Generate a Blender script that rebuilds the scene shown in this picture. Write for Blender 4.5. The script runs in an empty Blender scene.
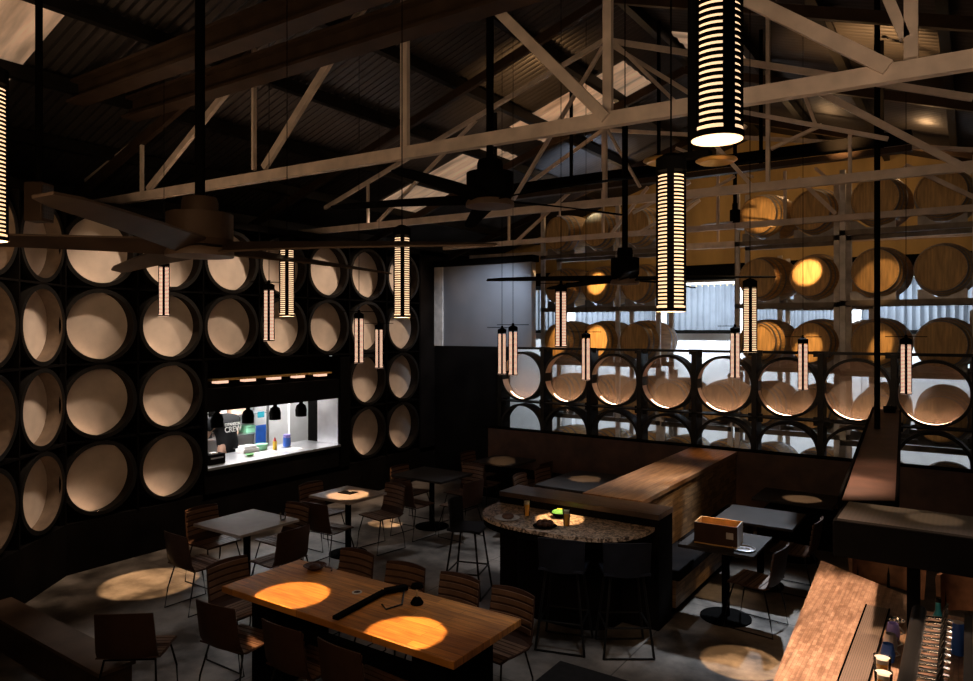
import bpy, bmesh, math, random
from mathutils import Vector, Matrix
R = math.radians; PI = math.pi
random.seed(7)
SC = bpy.context.scene
COL = SC.collection
# ------------------------------------------------------------------ camera
YAW = 34.2; F = 710.0; H = 2.8; HOR = 330.0; CX = 486.5
cd = bpy.data.cameras.new('camera'); cam = bpy.data.objects.new('camera', cd); COL.objects.link(cam)
cam.location = (0, 0, H); cam.rotation_euler = (R(90), 0, R(YAW))
cd.sensor_width = 36; cd.lens = F/973*36; cd.shift_y = -(340.5-HOR)/973; cd.clip_end = 100
SC.camera = cam
FW = Vector((-math.sin(R(YAW)), math.cos(R(YAW)))); RT = Vector((math.cos(R(YAW)), math.sin(R(YAW))))
def at(px, py, z):
    d = (H-z)*F/(py-HOR); p = RT*((px-CX)/F*d)+FW*d
    return Vector((p.x, p.y, z))
def onY(px, py, Y):
    u = (px-CX)/F; r = RT*u+FW; d = Y/r.y
    return Vector((r.x*d, Y, H+(HOR-py)/F*d))
def deep(px, py, d):
    p = RT*((px-CX)/F*d)+FW*d
    return Vector((p.x, p.y, H+(HOR-py)/F*d))
# ------------------------------------------------------------------ world, exposure
w = bpy.data.worlds.new('world'); SC.world = w; w.use_nodes = True
w.node_tree.nodes['Background'].inputs[0].default_value = (1.0, .72, .5, 1)
w.node_tree.nodes['Background'].inputs[1].default_value = 0.0025
SC.view_settings.view_transform = 'Standard'; SC.view_settings.look = 'None'
SC.view_settings.exposure = 0.0; SC.view_settings.gamma = 1; SC.view_settings.use_curve_mapping = False
WARM = (1, .66, .38); AMB = (1, .56, .23); COOL = (.72, .84, 1); NEUT = (1, .72, .52)
def spot(name, loc, tgt, power, ang, col=WARM, blend=.2, rad=.03):
    l = bpy.data.lights.new(name, 'SPOT'); l.energy = power; l.color = col
    l.spot_size = R(ang); l.spot_blend = blend; l.shadow_soft_size = rad
    o = bpy.data.objects.new(name, l); COL.objects.link(o); o.location = loc
    o.rotation_euler = (Vector(tgt)-Vector(loc)).to_track_quat('-Z', 'Y').to_euler(); return o
def area(name, loc, tgt, power, sx, sy, col=WARM, spread=180):
    l = bpy.data.lights.new(name, 'AREA'); l.energy = power; l.color = col; l.shape = 'RECTANGLE'
    l.size = sx; l.size_y = sy; l.spread = R(spread)
    o = bpy.data.objects.new(name, l); COL.objects.link(o); o.location = loc
    o.rotation_euler = (Vector(tgt)-Vector(loc)).to_track_quat('-Z', 'Y').to_euler(); return o
def point(name, loc, power, col=WARM, rad=.05):
    l = bpy.data.lights.new(name, 'POINT'); l.energy = power; l.color = col; l.shadow_soft_size = rad
    o = bpy.data.objects.new(name, l); COL.objects.link(o); o.location = loc; return o
# kitchen ceiling panel, barrel store battens, hall downlights
area('kitchen_light', (-9.7, 7.0, 2.36), (-9.7, 7.0, 0), 130, .9, 2.6, (1, .97, .95))
for x in (-7.6, -4.6, -1.6):
    area('store_light', (x, 14.9, 3.72), (x, 16.2, 2.6), 150, 1.8, .12, (.78, .88, 1))
area('store_light', (-4.2, 13.4, 6.1), (-4.2, 13.5, 0), 14, 7, .8, (1, .62, .3))
# ring wall washers on the roof trusses
for y, yt in ((5.1, 4.6), (6.9, 6.2), (8.7, 8.0), (10.3, 9.5)):
    spot('wall_washer', (-6.95, y, 5.45), (-8.65, yt, 2.3), 330, 50, (1, .75, .56), .6, .12)
spot('wall_washer', (-6.4, 4.3, 5.4), (-8.0, 3.1, 2.2), 330, 40, (1, .75, .56), .6, .12)
for x in (-5.9, -4.4, -2.9, -1.2):
    spot('wall_washer', (x, 8.7, 4.6), (x, 10.75, 2.05), 170, 30, NEUT, .5, .05)
spot('divider_light', (-3.2, 8.6, 4.7), (-3.1, 8.2, 1.1), 420, 24, (1, .78, .62), .8, .08)
spot('divider_light', (-2.6, 8.9, 4.7), (-2.95, 9.8, 1.1), 260, 16, AMB, .8, .08)
spot('divider_light', (-1.3, 7.4, 4.5), (-2.8, 7.5, .7), 380, 34, (1, .7, .42), .9, .1)
spot('roof_light', (-1.3, 9.0, 4.7), (-1.0, 9.8, 6.3), 420, 70, AMB, .9, .1)
spot('roof_light', (-5.6, 11.6, 4.6), (-6.5, 12.8, 6.2), 420, 60, (.6, .75, 1), .9, .1)
spot('roof_light', (-6.2, 9.2, 4.8), (-6.6, 10.7, 6.2), 50, 80, NEUT, .9, .1)
# added soft warm fill from out of view onto trusses and roof
area('truss_fill', (-2.2, .2, 3.0), (-4, 8, 6), 36, 2.4, .5, WARM)
area('truss_fill', (-6.5, 2.2, 3.4), (-8.2, 5, 6.5), 14, 1, .5, WARM)
spot('panel_light', (-6.2, 9.6, 4.2), (-7.2, 10.75, 3.1), 230, 70, (.7, .82, 1), .8, .1)
area('truss_fill', (.5, 2.2, 3.1), (-.5, 8, 6.2), 20, 1.6, .5, (1, .72, .5))  # added fill for the right half of the trusses
spot('roof_light', (-5.0, 8.3, 4.7), (-5.6, 9.2, 6.4), 110, 80, AMB, .9, .1)
spot('floor_fill', (-2.0, 4.4, 4.3), (-3.0, 5.2, 0), 130, 40, (.8, .88, 1), .8, .12)  # added cool spots for pale floor patches, no fixture there
spot('floor_fill', (-6.3, 2.9, 4.3), (-5.9, 3.7, 0), 150, 34, (.8, .88, 1), .8, .12)
# added cool spots standing in for floor reflections between the tables
spot('floor_fill', (-4.3, 9.9, 5.6), (-4.3, 6.3, 0), 1000, 46, (.8, .88, 1), .8, .12)
spot('floor_fill', (-1.8, 10.2, 4.9), (-2.0, 7.3, 0), 1900, 28, (.75, .86, 1), .8, .1)
# ------------------------------------------------------------------ materials
MATS = {}
def nt(name):
    m = bpy.data.materials.new(name); m.use_nodes = True; n = m.node_tree
    return m, n, n.nodes['Principled BSDF']
def base(name, col, rough=.6, metal=0, var=.25, scale=6, bump=0, stretch=(1, 1, 1), emit=None, es=0, obj=True):
    m, n, p = nt(name)
    tc = n.nodes.new('ShaderNodeTexCoord'); mp = n.nodes.new('ShaderNodeMapping'); mp.inputs['Scale'].default_value = stretch
    n.links.new(tc.outputs['Object'], mp.inputs[0])
    nz = n.nodes.new('ShaderNodeTexNoise'); nz.inputs['Scale'].default_value = scale; nz.inputs['Detail'].default_value = 5
    n.links.new(mp.outputs[0], nz.inputs['Vector'])
    r = n.nodes.new('ShaderNodeValToRGB'); r.color_ramp.elements[0].position = .3; r.color_ramp.elements[1].position = .7
    r.color_ramp.elements[0].color = [c*(1-var) for c in col]+[1]; r.color_ramp.elements[1].color = [min(1, c*(1+var)) for c in col]+[1]
    n.links.new(nz.outputs[0], r.inputs[0]); n.links.new(r.outputs[0], p.inputs['Base Color'])
    p.inputs['Roughness'].default_value = rough; p.inputs['Metallic'].default_value = metal
    if max(col) < .06 and metal < .5: p.inputs['Specular IOR Level'].default_value = .12 if max(col) > .008 else 0.01
    if bump:
        b = n.nodes.new('ShaderNodeBump'); b.inputs['Strength'].default_value = bump; b.inputs['Distance'].default_value = .02
        n.links.new(nz.outputs[0], b.inputs['Height']); n.links.new(b.outputs[0], p.inputs['Normal'])
    if emit:
        p.inputs['Emission Color'].default_value = (*emit, 1); p.inputs['Emission Strength'].default_value = es
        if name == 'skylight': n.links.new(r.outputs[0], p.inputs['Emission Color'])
    MATS[name] = m; return m
base('black_steel', (.009, .008, .007), .45)
base('matt_black', (.0025, .0022, .002), .75)
base('black_wall', (.006, .005, .0045), .6, 0, .4, 2)
base('truss_paint', (.62, .51, .43), .6, 0, .2, 5, .1)
base('blade_wood', (.085, .052, .033), .5, 0, .3, 4)
base('dark_beam', (.05, .031, .02), .5, .2, .3, 4)
base('roof_metal', (.058, .05, .046), .38, .5, .35, 1.2)
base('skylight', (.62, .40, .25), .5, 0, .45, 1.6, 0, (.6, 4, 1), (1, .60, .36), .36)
base('disc_beige', (.50, .415, .34), .8, 0, .1, 5, .05)
base('shaded_lining', (.012, .009, .007), .6, 0, .3, 8)  # ring lining with shade put into its colour
base('lit_lining', (.13, .09, .06), .6, 0, .3, 8)  # same drum lining with light put into its colour, for the angled wall
base('ring_liner', (.60, .44, .32), .55, 0, .12, 6)
base('oak', (.50, .31, .12), .55, 0, .3, 3, .15, (12, 1, 12))
base('oak_head', (.55, .35, .14), .55, 0, .3, 3, .1, (9, 1, 1))
base('hoop', (.28, .26, .25), .4, .8)
base('grey_panel', (.20, .21, .23), .4, .4, .12, 1.2, .05)
base('grey_post', (.62, .58, .54), .5, .2)
base('pallet_steel', (.16, .13, .10), .5, .4)
base('white_wall', (.82, .82, .82), .6, 0, .06)
base('corrugated', (.12, .135, .155), .5, .2, .12, 3)
base('ply_wall', (.50, .33, .12), .6, 0, .25, 2, 0, (1, 1, .3))
base('leather', (.075, .035, .022), .5, 0, .3, 10)
base('tan_leather', (.26, .12, .06), .5, 0, .4, 12)
base('chair_wood', (.13, .068, .038), .45, 0, .3, 6, .1, (1, 8, 1))
base('chair_back', (.045, .022, .014), .5, 0, .2)
base('stool_shell', (.012, .013, .018), .45)
base('dark_top', (.022, .018, .016), .55, 0, .25, 5)
base('grey_top', (.27, .22, .19), .4, 0, .15, 6)
base('steel', (.62, .62, .64), .3, .9, .1)
base('chrome', (.75, .70, .66), .16, 1, .05)
base('brass', (.75, .48, .16), .3, .9)
base('banquette', (.060, .026, .016), .6, 0, .35, 5, .2)
base('tube_glow', (1, .8, .55), .5, 0, 0, 1, 0, (1, 1, 1), (1, .64, .37), 1.2)
base('tube_glow_small', (1, .8, .6), .5, 0, 0, 1, 0, (1, 1, 1), (1, .60, .42), 1.1)
base('led_strip', (1, .8, .6), .5, 0, 0, 1, 0, (1, 1, 1), (1, .64, .42), 15)
base('bulb', (1, .85, .6), .5, 0, 0, 1, 0, (1, 1, 1), (1, .62, .3), 3.5)
base('batten', (1, 1, 1), .5, 0, 0, 1, 0, (1, 1, 1), (.9, .95, 1), 3)
base('black_cloth', (.012, .012, .013), .9, 0, .2, 30)
base('skin', (.45, .26, .18), .5)
base('white_print', (.85, .83, .8), .7, 0, .02)
base('beer', (.75, .35, .04), .15)
base('foam', (.55, .48, .38), .8)
base('ceramic', (.55, .53, .5), .3)
base('green', (.10, .34, .06), .7, 0, .4, 40, .3)
base('mint', (.25, .6, .38), .5); base('yellow', (.75, .5, .04), .5); base('red', (.5, .04, .05), .5)
base('blue', (.02, .10, .45), .5, 0, .3, 4); base('teal', (.03, .32, .42), .4, 0, .4, 12); base('violet', (.25, .2, .55), .5)
base('peach', (.75, .5, .36), .6, 0, .3, 12); base('dark_food', (.05, .022, .012), .5, 0, .5, 40, .4)
base('paper', (.72, .70, .68), .8, 0, .05)
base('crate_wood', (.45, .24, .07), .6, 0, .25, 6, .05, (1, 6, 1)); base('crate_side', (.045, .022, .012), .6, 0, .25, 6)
base('crate_pale', (.45, .38, .32), .6)
base('rubber', (.018, .016, .015), .7, 0, .2, 20)
base('bench_cushion', (.007, .006, .006), .7)
def planks(name, c1, c2, bw, bh, rough=.4, mortar=.002, rot=0, mcol=(.03, .015, .008), bias=0, nscale=4, plane='XY'):
    m, n, p = nt(name)
    tc = n.nodes.new('ShaderNodeTexCoord'); mp = n.nodes.new('ShaderNodeMapping')
    src = tc.outputs['Object']
    if plane != 'XY':
        sp = n.nodes.new('ShaderNodeSeparateXYZ'); cb = n.nodes.new('ShaderNodeCombineXYZ')
        n.links.new(src, sp.inputs[0])
        n.links.new(sp.outputs['XYZ'.index(plane[0])], cb.inputs[0]); n.links.new(sp.outputs['XYZ'.index(plane[1])], cb.inputs[1]); src = cb.outputs[0]
    mp.inputs['Rotation'].default_value = (0, 0, R(rot)); n.links.new(src, mp.inputs[0])
    b = n.nodes.new('ShaderNodeTexBrick'); b.inputs['Scale'].default_value = 1; b.inputs['Brick Width'].default_value = bw; b.inputs['Row Height'].default_value = bh
    b.inputs['Mortar Size'].default_value = mortar; b.inputs['Color1'].default_value = (*c1, 1); b.inputs['Color2'].default_value = (*c2, 1); b.inputs['Mortar'].default_value = (*mcol, 1)
    b.inputs['Bias'].default_value = bias; b.offset = .37
    n.links.new(mp.outputs[0], b.inputs['Vector'])
    mp2 = n.nodes.new('ShaderNodeMapping'); mp2.inputs['Scale'].default_value = (1, 9, 1); n.links.new(mp.outputs[0], mp2.inputs[0])
    nz = n.nodes.new('ShaderNodeTexNoise'); nz.inputs['Scale'].default_value = nscale; nz.inputs['Detail'].default_value = 6; n.links.new(mp2.outputs[0], nz.inputs['Vector'])
    r = n.nodes.new('ShaderNodeValToRGB'); r.color_ramp.elements[0].color = (.55, .5, .45, 1); r.color_ramp.elements[1].color = (1.25, 1.25, 1.2, 1)
    r.color_ramp.elements[0].position = .3; r.color_ramp.elements[1].position = .7
    n.links.new(nz.outputs[0], r.inputs[0])
    mx = n.nodes.new('ShaderNodeMix'); mx.data_type = 'RGBA'; mx.blend_type = 'MULTIPLY'; mx.inputs[0].default_value = 1
    n.links.new(b.outputs['Color'], mx.inputs[6]); n.links.new(r.outputs[0], mx.inputs[7]); n.links.new(mx.outputs[2], p.inputs['Base Color'])
    p.inputs['Roughness'].default_value = rough
    MATS[name] = m
planks('table_wood', (.56, .23, .045), (.34, .13, .025), .75, .075, .38, .0015)
planks('divider_top', (.34, .18, .08), (.22, .11, .05), 1.6, .07, .35, .0015, 90)
planks('half_top', (.085, .055, .038), (.055, .036, .026), 1.6, .12, .35, .0015)
planks('mosaic_side', (.34, .20, .09), (.15, .085, .04), .16, .07, .6, .002, 0, plane='YZ')
planks('bar_mosaic', (.44, .28, .19), (.30, .17, .11), .04, .022, .42, .001, 90, (.2, .11, .07))
# half-round table: mottled marbled stone
def marble():
    m, n, p = nt('marbled_top'); tc = n.nodes.new('ShaderNodeTexCoord')
    nz = n.nodes.new('ShaderNodeTexNoise'); nz.inputs['Scale'].default_value = 24; nz.inputs['Detail'].default_value = 4; nz.inputs['Distortion'].default_value = 1.4
    n.links.new(tc.outputs['Object'], nz.inputs['Vector'])
    r = n.nodes.new('ShaderNodeValToRGB'); r.color_ramp.elements[0].color = (.05, .028, .015, 1); r.color_ramp.elements[1].color = (.55, .40, .28, 1)
    r.color_ramp.elements[0].position = .42; r.color_ramp.elements[1].position = .58
    n.links.new(nz.outputs[0], r.inputs[0]); n.links.new(r.outputs[0], p.inputs['Base Color']); p.inputs['Roughness'].default_value = .4; MATS['marbled_top'] = m
marble()
def floor_surface():
    m, n, p = nt('polished_concrete'); tc = n.nodes.new('ShaderNodeTexCoord')
    nz = n.nodes.new('ShaderNodeTexNoise'); nz.inputs['Scale'].default_value = 1.3; nz.inputs['Detail'].default_value = 9; nz.inputs['Roughness'].default_value = .65
    n.links.new(tc.outputs['Object'], nz.inputs['Vector'])
    r = n.nodes.new('ShaderNodeValToRGB'); r.color_ramp.elements[0].color = (.035, .028, .022, 1); r.color_ramp.elements[1].color = (.29, .245, .205, 1)
    r.color_ramp.elements[0].position = .40; r.color_ramp.elements[1].position = .62
    n.links.new(nz.outputs[0], r.inputs[0])
    b = n.nodes.new('ShaderNodeTexBrick'); b.offset = 0; b.inputs['Scale'].default_value = 1; b.inputs['Brick Width'].default_value = 2.4; b.inputs['Row Height'].default_value = 2.4
    b.inputs['Mortar Size'].default_value = .006; b.inputs['Color1'].default_value = (1, 1, 1, 1); b.inputs['Color2'].default_value = (.86, .84, .82, 1); b.inputs['Mortar'].default_value = (.25, .22, .2, 1)
    n.links.new(tc.outputs['Object'], b.inputs['Vector'])
    mx = n.nodes.new('ShaderNodeMix'); mx.data_type = 'RGBA'; mx.blend_type = 'MULTIPLY'; mx.inputs[0].default_value = 1
    n.links.new(r.outputs[0], mx.inputs[6]); n.links.new(b.outputs['Color'], mx.inputs[7]); n.links.new(mx.outputs[2], p.inputs['Base Color'])
    mr = n.nodes.new('ShaderNodeMapRange'); mr.inputs['To Min'].default_value = .22; mr.inputs['To Max'].default_value = .5
    n.links.new(nz.outputs[0], mr.inputs[0]); n.links.new(mr.outputs[0], p.inputs['Roughness']); MATS['polished_concrete'] = m
floor_surface()
def glass_mat():
    m, n, p = nt('pane_glass'); n.nodes.remove(p)
    t = n.nodes.new('ShaderNodeBsdfTransparent'); g = n.nodes.new('ShaderNodeBsdfGlossy'); g.inputs['Roughness'].default_value = .02
    f = n.nodes.new('ShaderNodeFresnel'); f.inputs['IOR'].default_value = 1.3; mx = n.nodes.new('ShaderNodeMixShader')
    t.inputs[0].default_value = (.93, .94, .94, 1)
    n.links.new(f.outputs[0], mx.inputs[0]); n.links.new(t.outputs[0], mx.inputs[1]); n.links.new(g.outputs[0], mx.inputs[2])
    n.links.new(mx.outputs[0], n.nodes['Material Output'].inputs['Surface']); MATS['pane_glass'] = m
glass_mat()
def mesh_disc_mat():
    m, n, p = nt('mesh_disc'); t = n.nodes.new('ShaderNodeBsdfTransparent'); mx = n.nodes.new('ShaderNodeMixShader'); mx.inputs[0].default_value = .30
    p.inputs['Base Color'].default_value = (.62, .46, .34, 1); p.inputs['Roughness'].default_value = .8
    n.links.new(t.outputs[0], mx.inputs[1]); n.links.new(p.outputs[0], mx.inputs[2]); n.links.new(mx.outputs[0], n.nodes['Material Output'].inputs['Surface']); MATS['mesh_disc'] = m
mesh_disc_mat()
def perf_mat(name, c1, c2, s):
    m, n, p = nt(name); tc = n.nodes.new('ShaderNodeTexCoord')
    v = n.nodes.new('ShaderNodeTexVoronoi'); v.inputs['Scale'].default_value = s; v.inputs['Randomness'].default_value = 0
    n.links.new(tc.outputs['Object'], v.inputs['Vector'])
    r = n.nodes.new('ShaderNodeValToRGB'); r.color_ramp.interpolation = 'CONSTANT'; r.color_ramp.elements[0].color = (*c1, 1); r.color_ramp.elements[1].color = (*c2, 1); r.color_ramp.elements[1].position = .33
    n.links.new(v.outputs['Distance'], r.inputs[0]); n.links.new(r.outputs[0], p.inputs['Base Color']); p.inputs['Roughness'].default_value = .5; MATS[name] = m
perf_mat('perforated', (.004, .004, .004), (.022, .017, .015), 45)
perf_mat('drain_mat', (.01, .008, .007), (.17, .12, .09), 95)
# ------------------------------------------------------------------ mesh builder
class MB:
    def __init__(s): s.v = []; s.f = []
    def add(s, vs, fs):
        b = len(s.v); s.v += [tuple(p) for p in vs]; s.f += [tuple(i+b for i in f) for f in fs]; return s
    def box(s, x0, x1, y0, y1, z0, z1):
        return s.add([(x0, y0, z0), (x1, y0, z0), (x1, y1, z0), (x0, y1, z0), (x0, y0, z1), (x1, y0, z1), (x1, y1, z1), (x0, y1, z1)],
                     [(0, 3, 2, 1), (4, 5, 6, 7), (0, 1, 5, 4), (1, 2, 6, 5), (2, 3, 7, 6), (3, 0, 4, 7)])
    def bar(s, a, b, wd, ht, up=(0, 0, 1)):
        a = Vector(a); b = Vector(b); d = (b-a).normalized(); up = Vector(up)
        sd = d.cross(up)
        if sd.length < .05: sd = d.cross(Vector((1, 0, 0)))
        sd.normalize(); u = sd.cross(d).normalized(); sd *= wd/2; u *= ht/2
        vs = [q+o for q in (a, b) for o in (-sd-u, sd-u, sd+u, -sd+u)]
        return s.add(vs, [(0, 3, 2, 1), (4, 5, 6, 7), (0, 1, 5, 4), (1, 2, 6, 5), (2, 3, 7, 6), (3, 0, 4, 7)])
    def tube(s, pts, r, n=8):
        pts = [Vector(p) for p in pts]; vs = []; fs = []; L = len(pts)
        for i, p in enumerate(pts):
            d = (pts[min(i+1, L-1)]-pts[max(i-1, 0)]).normalized()
            a = d.cross(Vector((0, 0, 1)));
            if a.length < .05: a = d.cross(Vector((0, 1, 0)))
            a.normalize(); b = d.cross(a)
            rr = r[i] if isinstance(r, (list, tuple)) else r
            for k in range(n): t = 2*PI*k/n; vs.append(p+a*(math.cos(t)*rr)+b*(math.sin(t)*rr))
        for i in range(L-1):
            for k in range(n): fs.append((i*n+k, i*n+(k+1) % n, (i+1)*n+(k+1) % n, (i+1)*n+k))
        fs.append(tuple(range(n))); fs.append(tuple((L-1)*n+k for k in reversed(range(n))))
        return s.add(vs, fs)
    def lathe(s, prof, n=32, c=(0, 0, 0), axis='Z', closed=False, a0=0, a1=2*PI):
        full = abs(a1-a0-2*PI) < 1e-6; m = n if full else n+1; vs = []; fs = []
        for r, h in prof:
            for k in range(m):
                t = a0+(a1-a0)*k/n; x, y = r*math.cos(t), r*math.sin(t)
                v = {'Z': (x, y, h), 'X': (h, x, y), 'Y': (x, h, y)}[axis]; vs.append((v[0]+c[0], v[1]+c[1], v[2]+c[2]))
        P = len(prof); rng = range(P if closed else P-1)
        for i in rng:
            j = (i+1) % P
            for k in range(n): k2 = (k+1) % m; fs.append((i*m+k, i*m+k2, j*m+k2, j*m+k))
        if not closed and full:
            if prof[0][0] > 1e-4: fs.append(tuple(range(m)))
            if prof[-1][0] > 1e-4: fs.append(tuple((P-1)*m+k for k in reversed(range(m))))
        if not full and closed:
            fs.append(tuple(i*m for i in range(P))); fs.append(tuple(i*m+n for i in reversed(range(P))))
        return s.add(vs, fs)
    def prism(s, poly, z0, z1):
        n = len(poly)
        return s.add([(x, y, z0) for x, y in poly]+[(x, y, z1) for x, y in poly],
                     [tuple(reversed(range(n))), tuple(range(n, 2*n))]+[(i, (i+1) % n, n+(i+1) % n, n+i) for i in range(n)])
    def profile(s, pts, th, x0, x1):
        # sheet following pts (y,z), thickness th, extruded along x
        n = len(pts); off = []
        for i in range(n):
            a = Vector(pts[max(i-1, 0)]); b = Vector(pts[min(i+1, n-1)]); d = (b-a).normalized(); off.append((pts[i][0]+d.y*th, pts[i][1]-d.x*th))
        loop = list(pts)+off[::-1]; m = len(loop); vs = [(x0, y, z) for y, z in loop]+[(x1, y, z) for y, z in loop]; fs = []
        for i in range(m): fs.append((i, (i+1) % m, m+(i+1) % m, m+i))
        for i in range(n-1): a, b, c, d = i, i+1, m-2-i, m-1-i; fs.append((a, d, c, b)); fs.append((m+a, m+b, m+c, m+d))
        return s.add(vs, fs)
    def sphere(s, c, r, n=12, sz=1):
        prof = [(max(r*math.sin(PI*i/n), 0 if i in (0, n) else 0), -r*sz*math.cos(PI*i/n)) for i in range(n+1)]
        prof[0] = (0.0001*r, prof[0][1]); prof[-1] = (0.0001*r, prof[-1][1])
        return s.lathe(prof, n*2, c)
    def build(s, name, mat, parent=None, loc=None, rz=0, bevel=0, smooth=True):
        me = bpy.data.meshes.new(name); me.from_pydata(s.v, [], s.f)
        bm = bmesh.new(); bm.from_mesh(me); bmesh.ops.recalc_face_normals(bm, faces=bm.faces); bm.to_mesh(me); bm.free()
        if smooth:
            for p in me.polygons: p.use_smooth = True
            me.set_sharp_from_angle(angle=R(38))
        me.materials.append(MATS[mat]); o = bpy.data.objects.new(name, me); COL.objects.link(o)
        if parent: o.parent = parent
        if loc is not None: o.location = loc
        o.rotation_euler.z = rz
        if bevel:
            b = o.modifiers.new('bevel', 'BEVEL'); b.width = bevel; b.segments = 2; b.limit_method = 'ANGLE'
        return o
def tag(o, label=None, cat=None, group=None, kind=None):
    if label: o['label'] = label
    if cat: o['category'] = cat
    if group: o['group'] = group
    if kind: o['kind'] = kind
    return o
def empty(name, loc, rz=0, label=None, cat=None, group=None):
    o = bpy.data.objects.new(name, None); COL.objects.link(o); o.location = loc; o.rotation_euler.z = rz; o.empty_display_size = .1
    return tag(o, label, cat, group)
def struct(name, mb, mat, parent=None, **k):
    o = mb.build(name, mat, parent, **k)
    if not parent: o['kind'] = 'structure'
    return o
def dup(o, parent=None):
    c = o.copy(); COL.objects.link(c)
    if parent: c.parent = parent
    for ch in list(o.children): dup(ch, c)
    return c
class Proto:
    def __init__(s, make): s.make = make; s.first = None
    def put(s, loc, rz, label, cat=None, group=None):
        if s.first is None: s.first = s.make(); o = s.first
        else: o = dup(s.first)
        o.location = loc; o.rotation_euler.z = rz
        return tag(o, label, cat, group)
ORD = ['first', 'second', 'third', 'fourth', 'fifth', 'sixth', 'seventh', 'eighth', 'ninth', 'tenth', 'eleventh', 'twelfth']
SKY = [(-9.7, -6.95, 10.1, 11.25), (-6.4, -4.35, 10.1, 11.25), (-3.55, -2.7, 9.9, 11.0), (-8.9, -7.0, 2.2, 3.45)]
# ------------------------------------------------------------------ shell of the hall
struct('floor', MB().box(-11.5, 3, -.5, 16.6, -.12, 0), 'polished_concrete')
RX, RZ, SL = -3.66, 7.15, .33       # ridge and roof slope
def roofz(x): return RZ-SL*abs(x-RX)
def corr_sheet(p0, p1, q0, q1, pitch, amp, th=.0):
    # corrugated sheet: ribs run p0->p1, repeated towards q
    p0, p1, q0, q1 = map(Vector, (p0, p1, q0, q1)); L = (q0-p0).length; n = int(L/pitch*4); nn = (p1-p0).cross(q0-p0).normalized(); vs = []; fs = []
    for i in range(n+1):
        t = i/n; o = nn*(amp*math.sin(i*PI/2+.4)); vs += [p0.lerp(q0, t)+o, p1.lerp(q1, t)+o]
    for i in range(n): fs.append((2*i, 2*i+1, 2*i+3, 2*i+2))
    return MB().add(vs, fs)
EL, ER = -10.7, 3.0
o = corr_sheet((EL, -.5, roofz(EL)), (RX, -.5, RZ), (EL, 16.6, roofz(EL)), (RX, 16.6, RZ), .11, .016)
b = corr_sheet((ER, -.5, roofz(ER)), (RX, -.5, RZ), (ER, 16.6, roofz(ER)), (RX, 16.6, RZ), .11, .016)
o.add(b.v, b.f); ceil = struct('ceiling', o, 'roof_metal')
# skylight sheets laid into the roof, seen from below
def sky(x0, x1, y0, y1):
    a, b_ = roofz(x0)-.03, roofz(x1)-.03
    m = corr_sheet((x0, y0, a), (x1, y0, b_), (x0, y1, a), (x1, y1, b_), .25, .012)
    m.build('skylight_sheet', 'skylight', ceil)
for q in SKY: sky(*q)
# purlins and dark underlay beams, along Y
i = 0
for x in [RX+k*1.15 for k in range(-6, 6)]:
    if x > ER: continue
    MB().box(x-.05, x+.05, -.5, 16.6, roofz(x)-.20, roofz(x)-.05).build('purlin', 'black_steel', ceil)
m = MB().box(-10.8, -10.65, -.5, 16.6, 0, 4.75); struct('wall_left', m, 'black_wall')
# far gable
m = MB().box(-11, 3, 16.3, 16.5, 0, 2.75); fw = struct('wall_back', m, 'white_wall')
corr_sheet((-11, 16.28, 2.75), (-11, 16.28, 3.85), (3, 16.28, 2.75), (3, 16.28, 3.85), .14, .03).build('corrugated_band', 'corrugated', fw)
m = MB(); m.add([(-11, 16.3, 3.8), (3, 16.3, 3.8), (3, 16.3, 5.0), (RX, 16.3, 7.2), (-11, 16.3, 4.8), (-11, 16.5, 3.8), (3, 16.5, 3.8), (3, 16.5, 5.0), (RX, 16.5, 7.2), (-11, 16.5, 4.8)],
      [(0, 1, 2, 3, 4), (9, 8, 7, 6, 5), (0, 5, 6, 1), (1, 6, 7, 2), (2, 7, 8, 3), (3, 8, 9, 4), (4, 9, 5, 0)]); m.build('gable_boards', 'ply_wall', fw, smooth=False)
MB().box(-11, 3, 14.7, 16.25, 3.85, 4.15).build('loft_edge', 'matt_black', fw)
m = MB()
for x in (-8.4, -6.0, -4.15, -1.9, .2): m.box(x-.1, x+.1, 16.05, 16.25, 0, 3.85)
m.build('wall_posts', 'white_wall', fw)
MB().box(-11, 3, 16.1, 16.2, 2.72, 2.8).build('wall_rail', 'matt_black', fw)
for i, x in enumerate((-7.6, -4.6, -1.6)):
    e = empty('batten_light', (x, 14.9, 3.845), 0, ['white tube batten above the far corner of the barrel store', 'white tube batten in front of the corrugated band, left of the large slotted pendant', 'white tube batten behind the right barrels'][i], 'light', 'tube battens in the barrel store')
    MB().box(-.9, .9, -.04, .04, -.05, 0).build('housing', 'white_wall', e)
    MB().tube([(-.88, 0, -.07), (.88, 0, -.07)], .02).build('tube', 'batten', e)
# ------------------------------------------------------------------ ring wall (left), angled bay, kitchen pass
P = .907; Y0 = 4.39; ZR = [3.75, 2.85, 1.95, 1.05]; XW = -8.5
m = MB()
m.box(XW-.34, XW, 3.98, 11.0, 0, .58)
m.box(XW-.34, XW, 3.98, 11.0, 4.22, 4.32)
m.box(XW-.42, XW-.32, 3.98, Y0+1.5*P+.05, .5, 4.3)
m.box(XW-.42, XW-.32, Y0+4.5*P, 11.0, .5, 4.3)
m.box(XW-.42, XW-.32, Y0+1.5*P-.05, Y0+4.5*P, 2.38, 4.3)
m.box(XW-.34, XW, Y0+1.5*P-.01, Y0+4.5*P-.02, .5, .9)
m.box(XW-.34, XW, Y0+6.5*P+.02, 11.0, .5, 4.3)
rw = struct('wall_ring_left', m, 'black_wall')
m = MB()
for k in range(8):
    y = Y0+(k-.5)*P
    if k in (3, 4): m.box(XW-.32, XW-.0, y-.012, y+.012, 2.4, 4.25)
    else: m.box(XW-.32, XW-.0, y-.012, y+.012, .55, 4.25)
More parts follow.
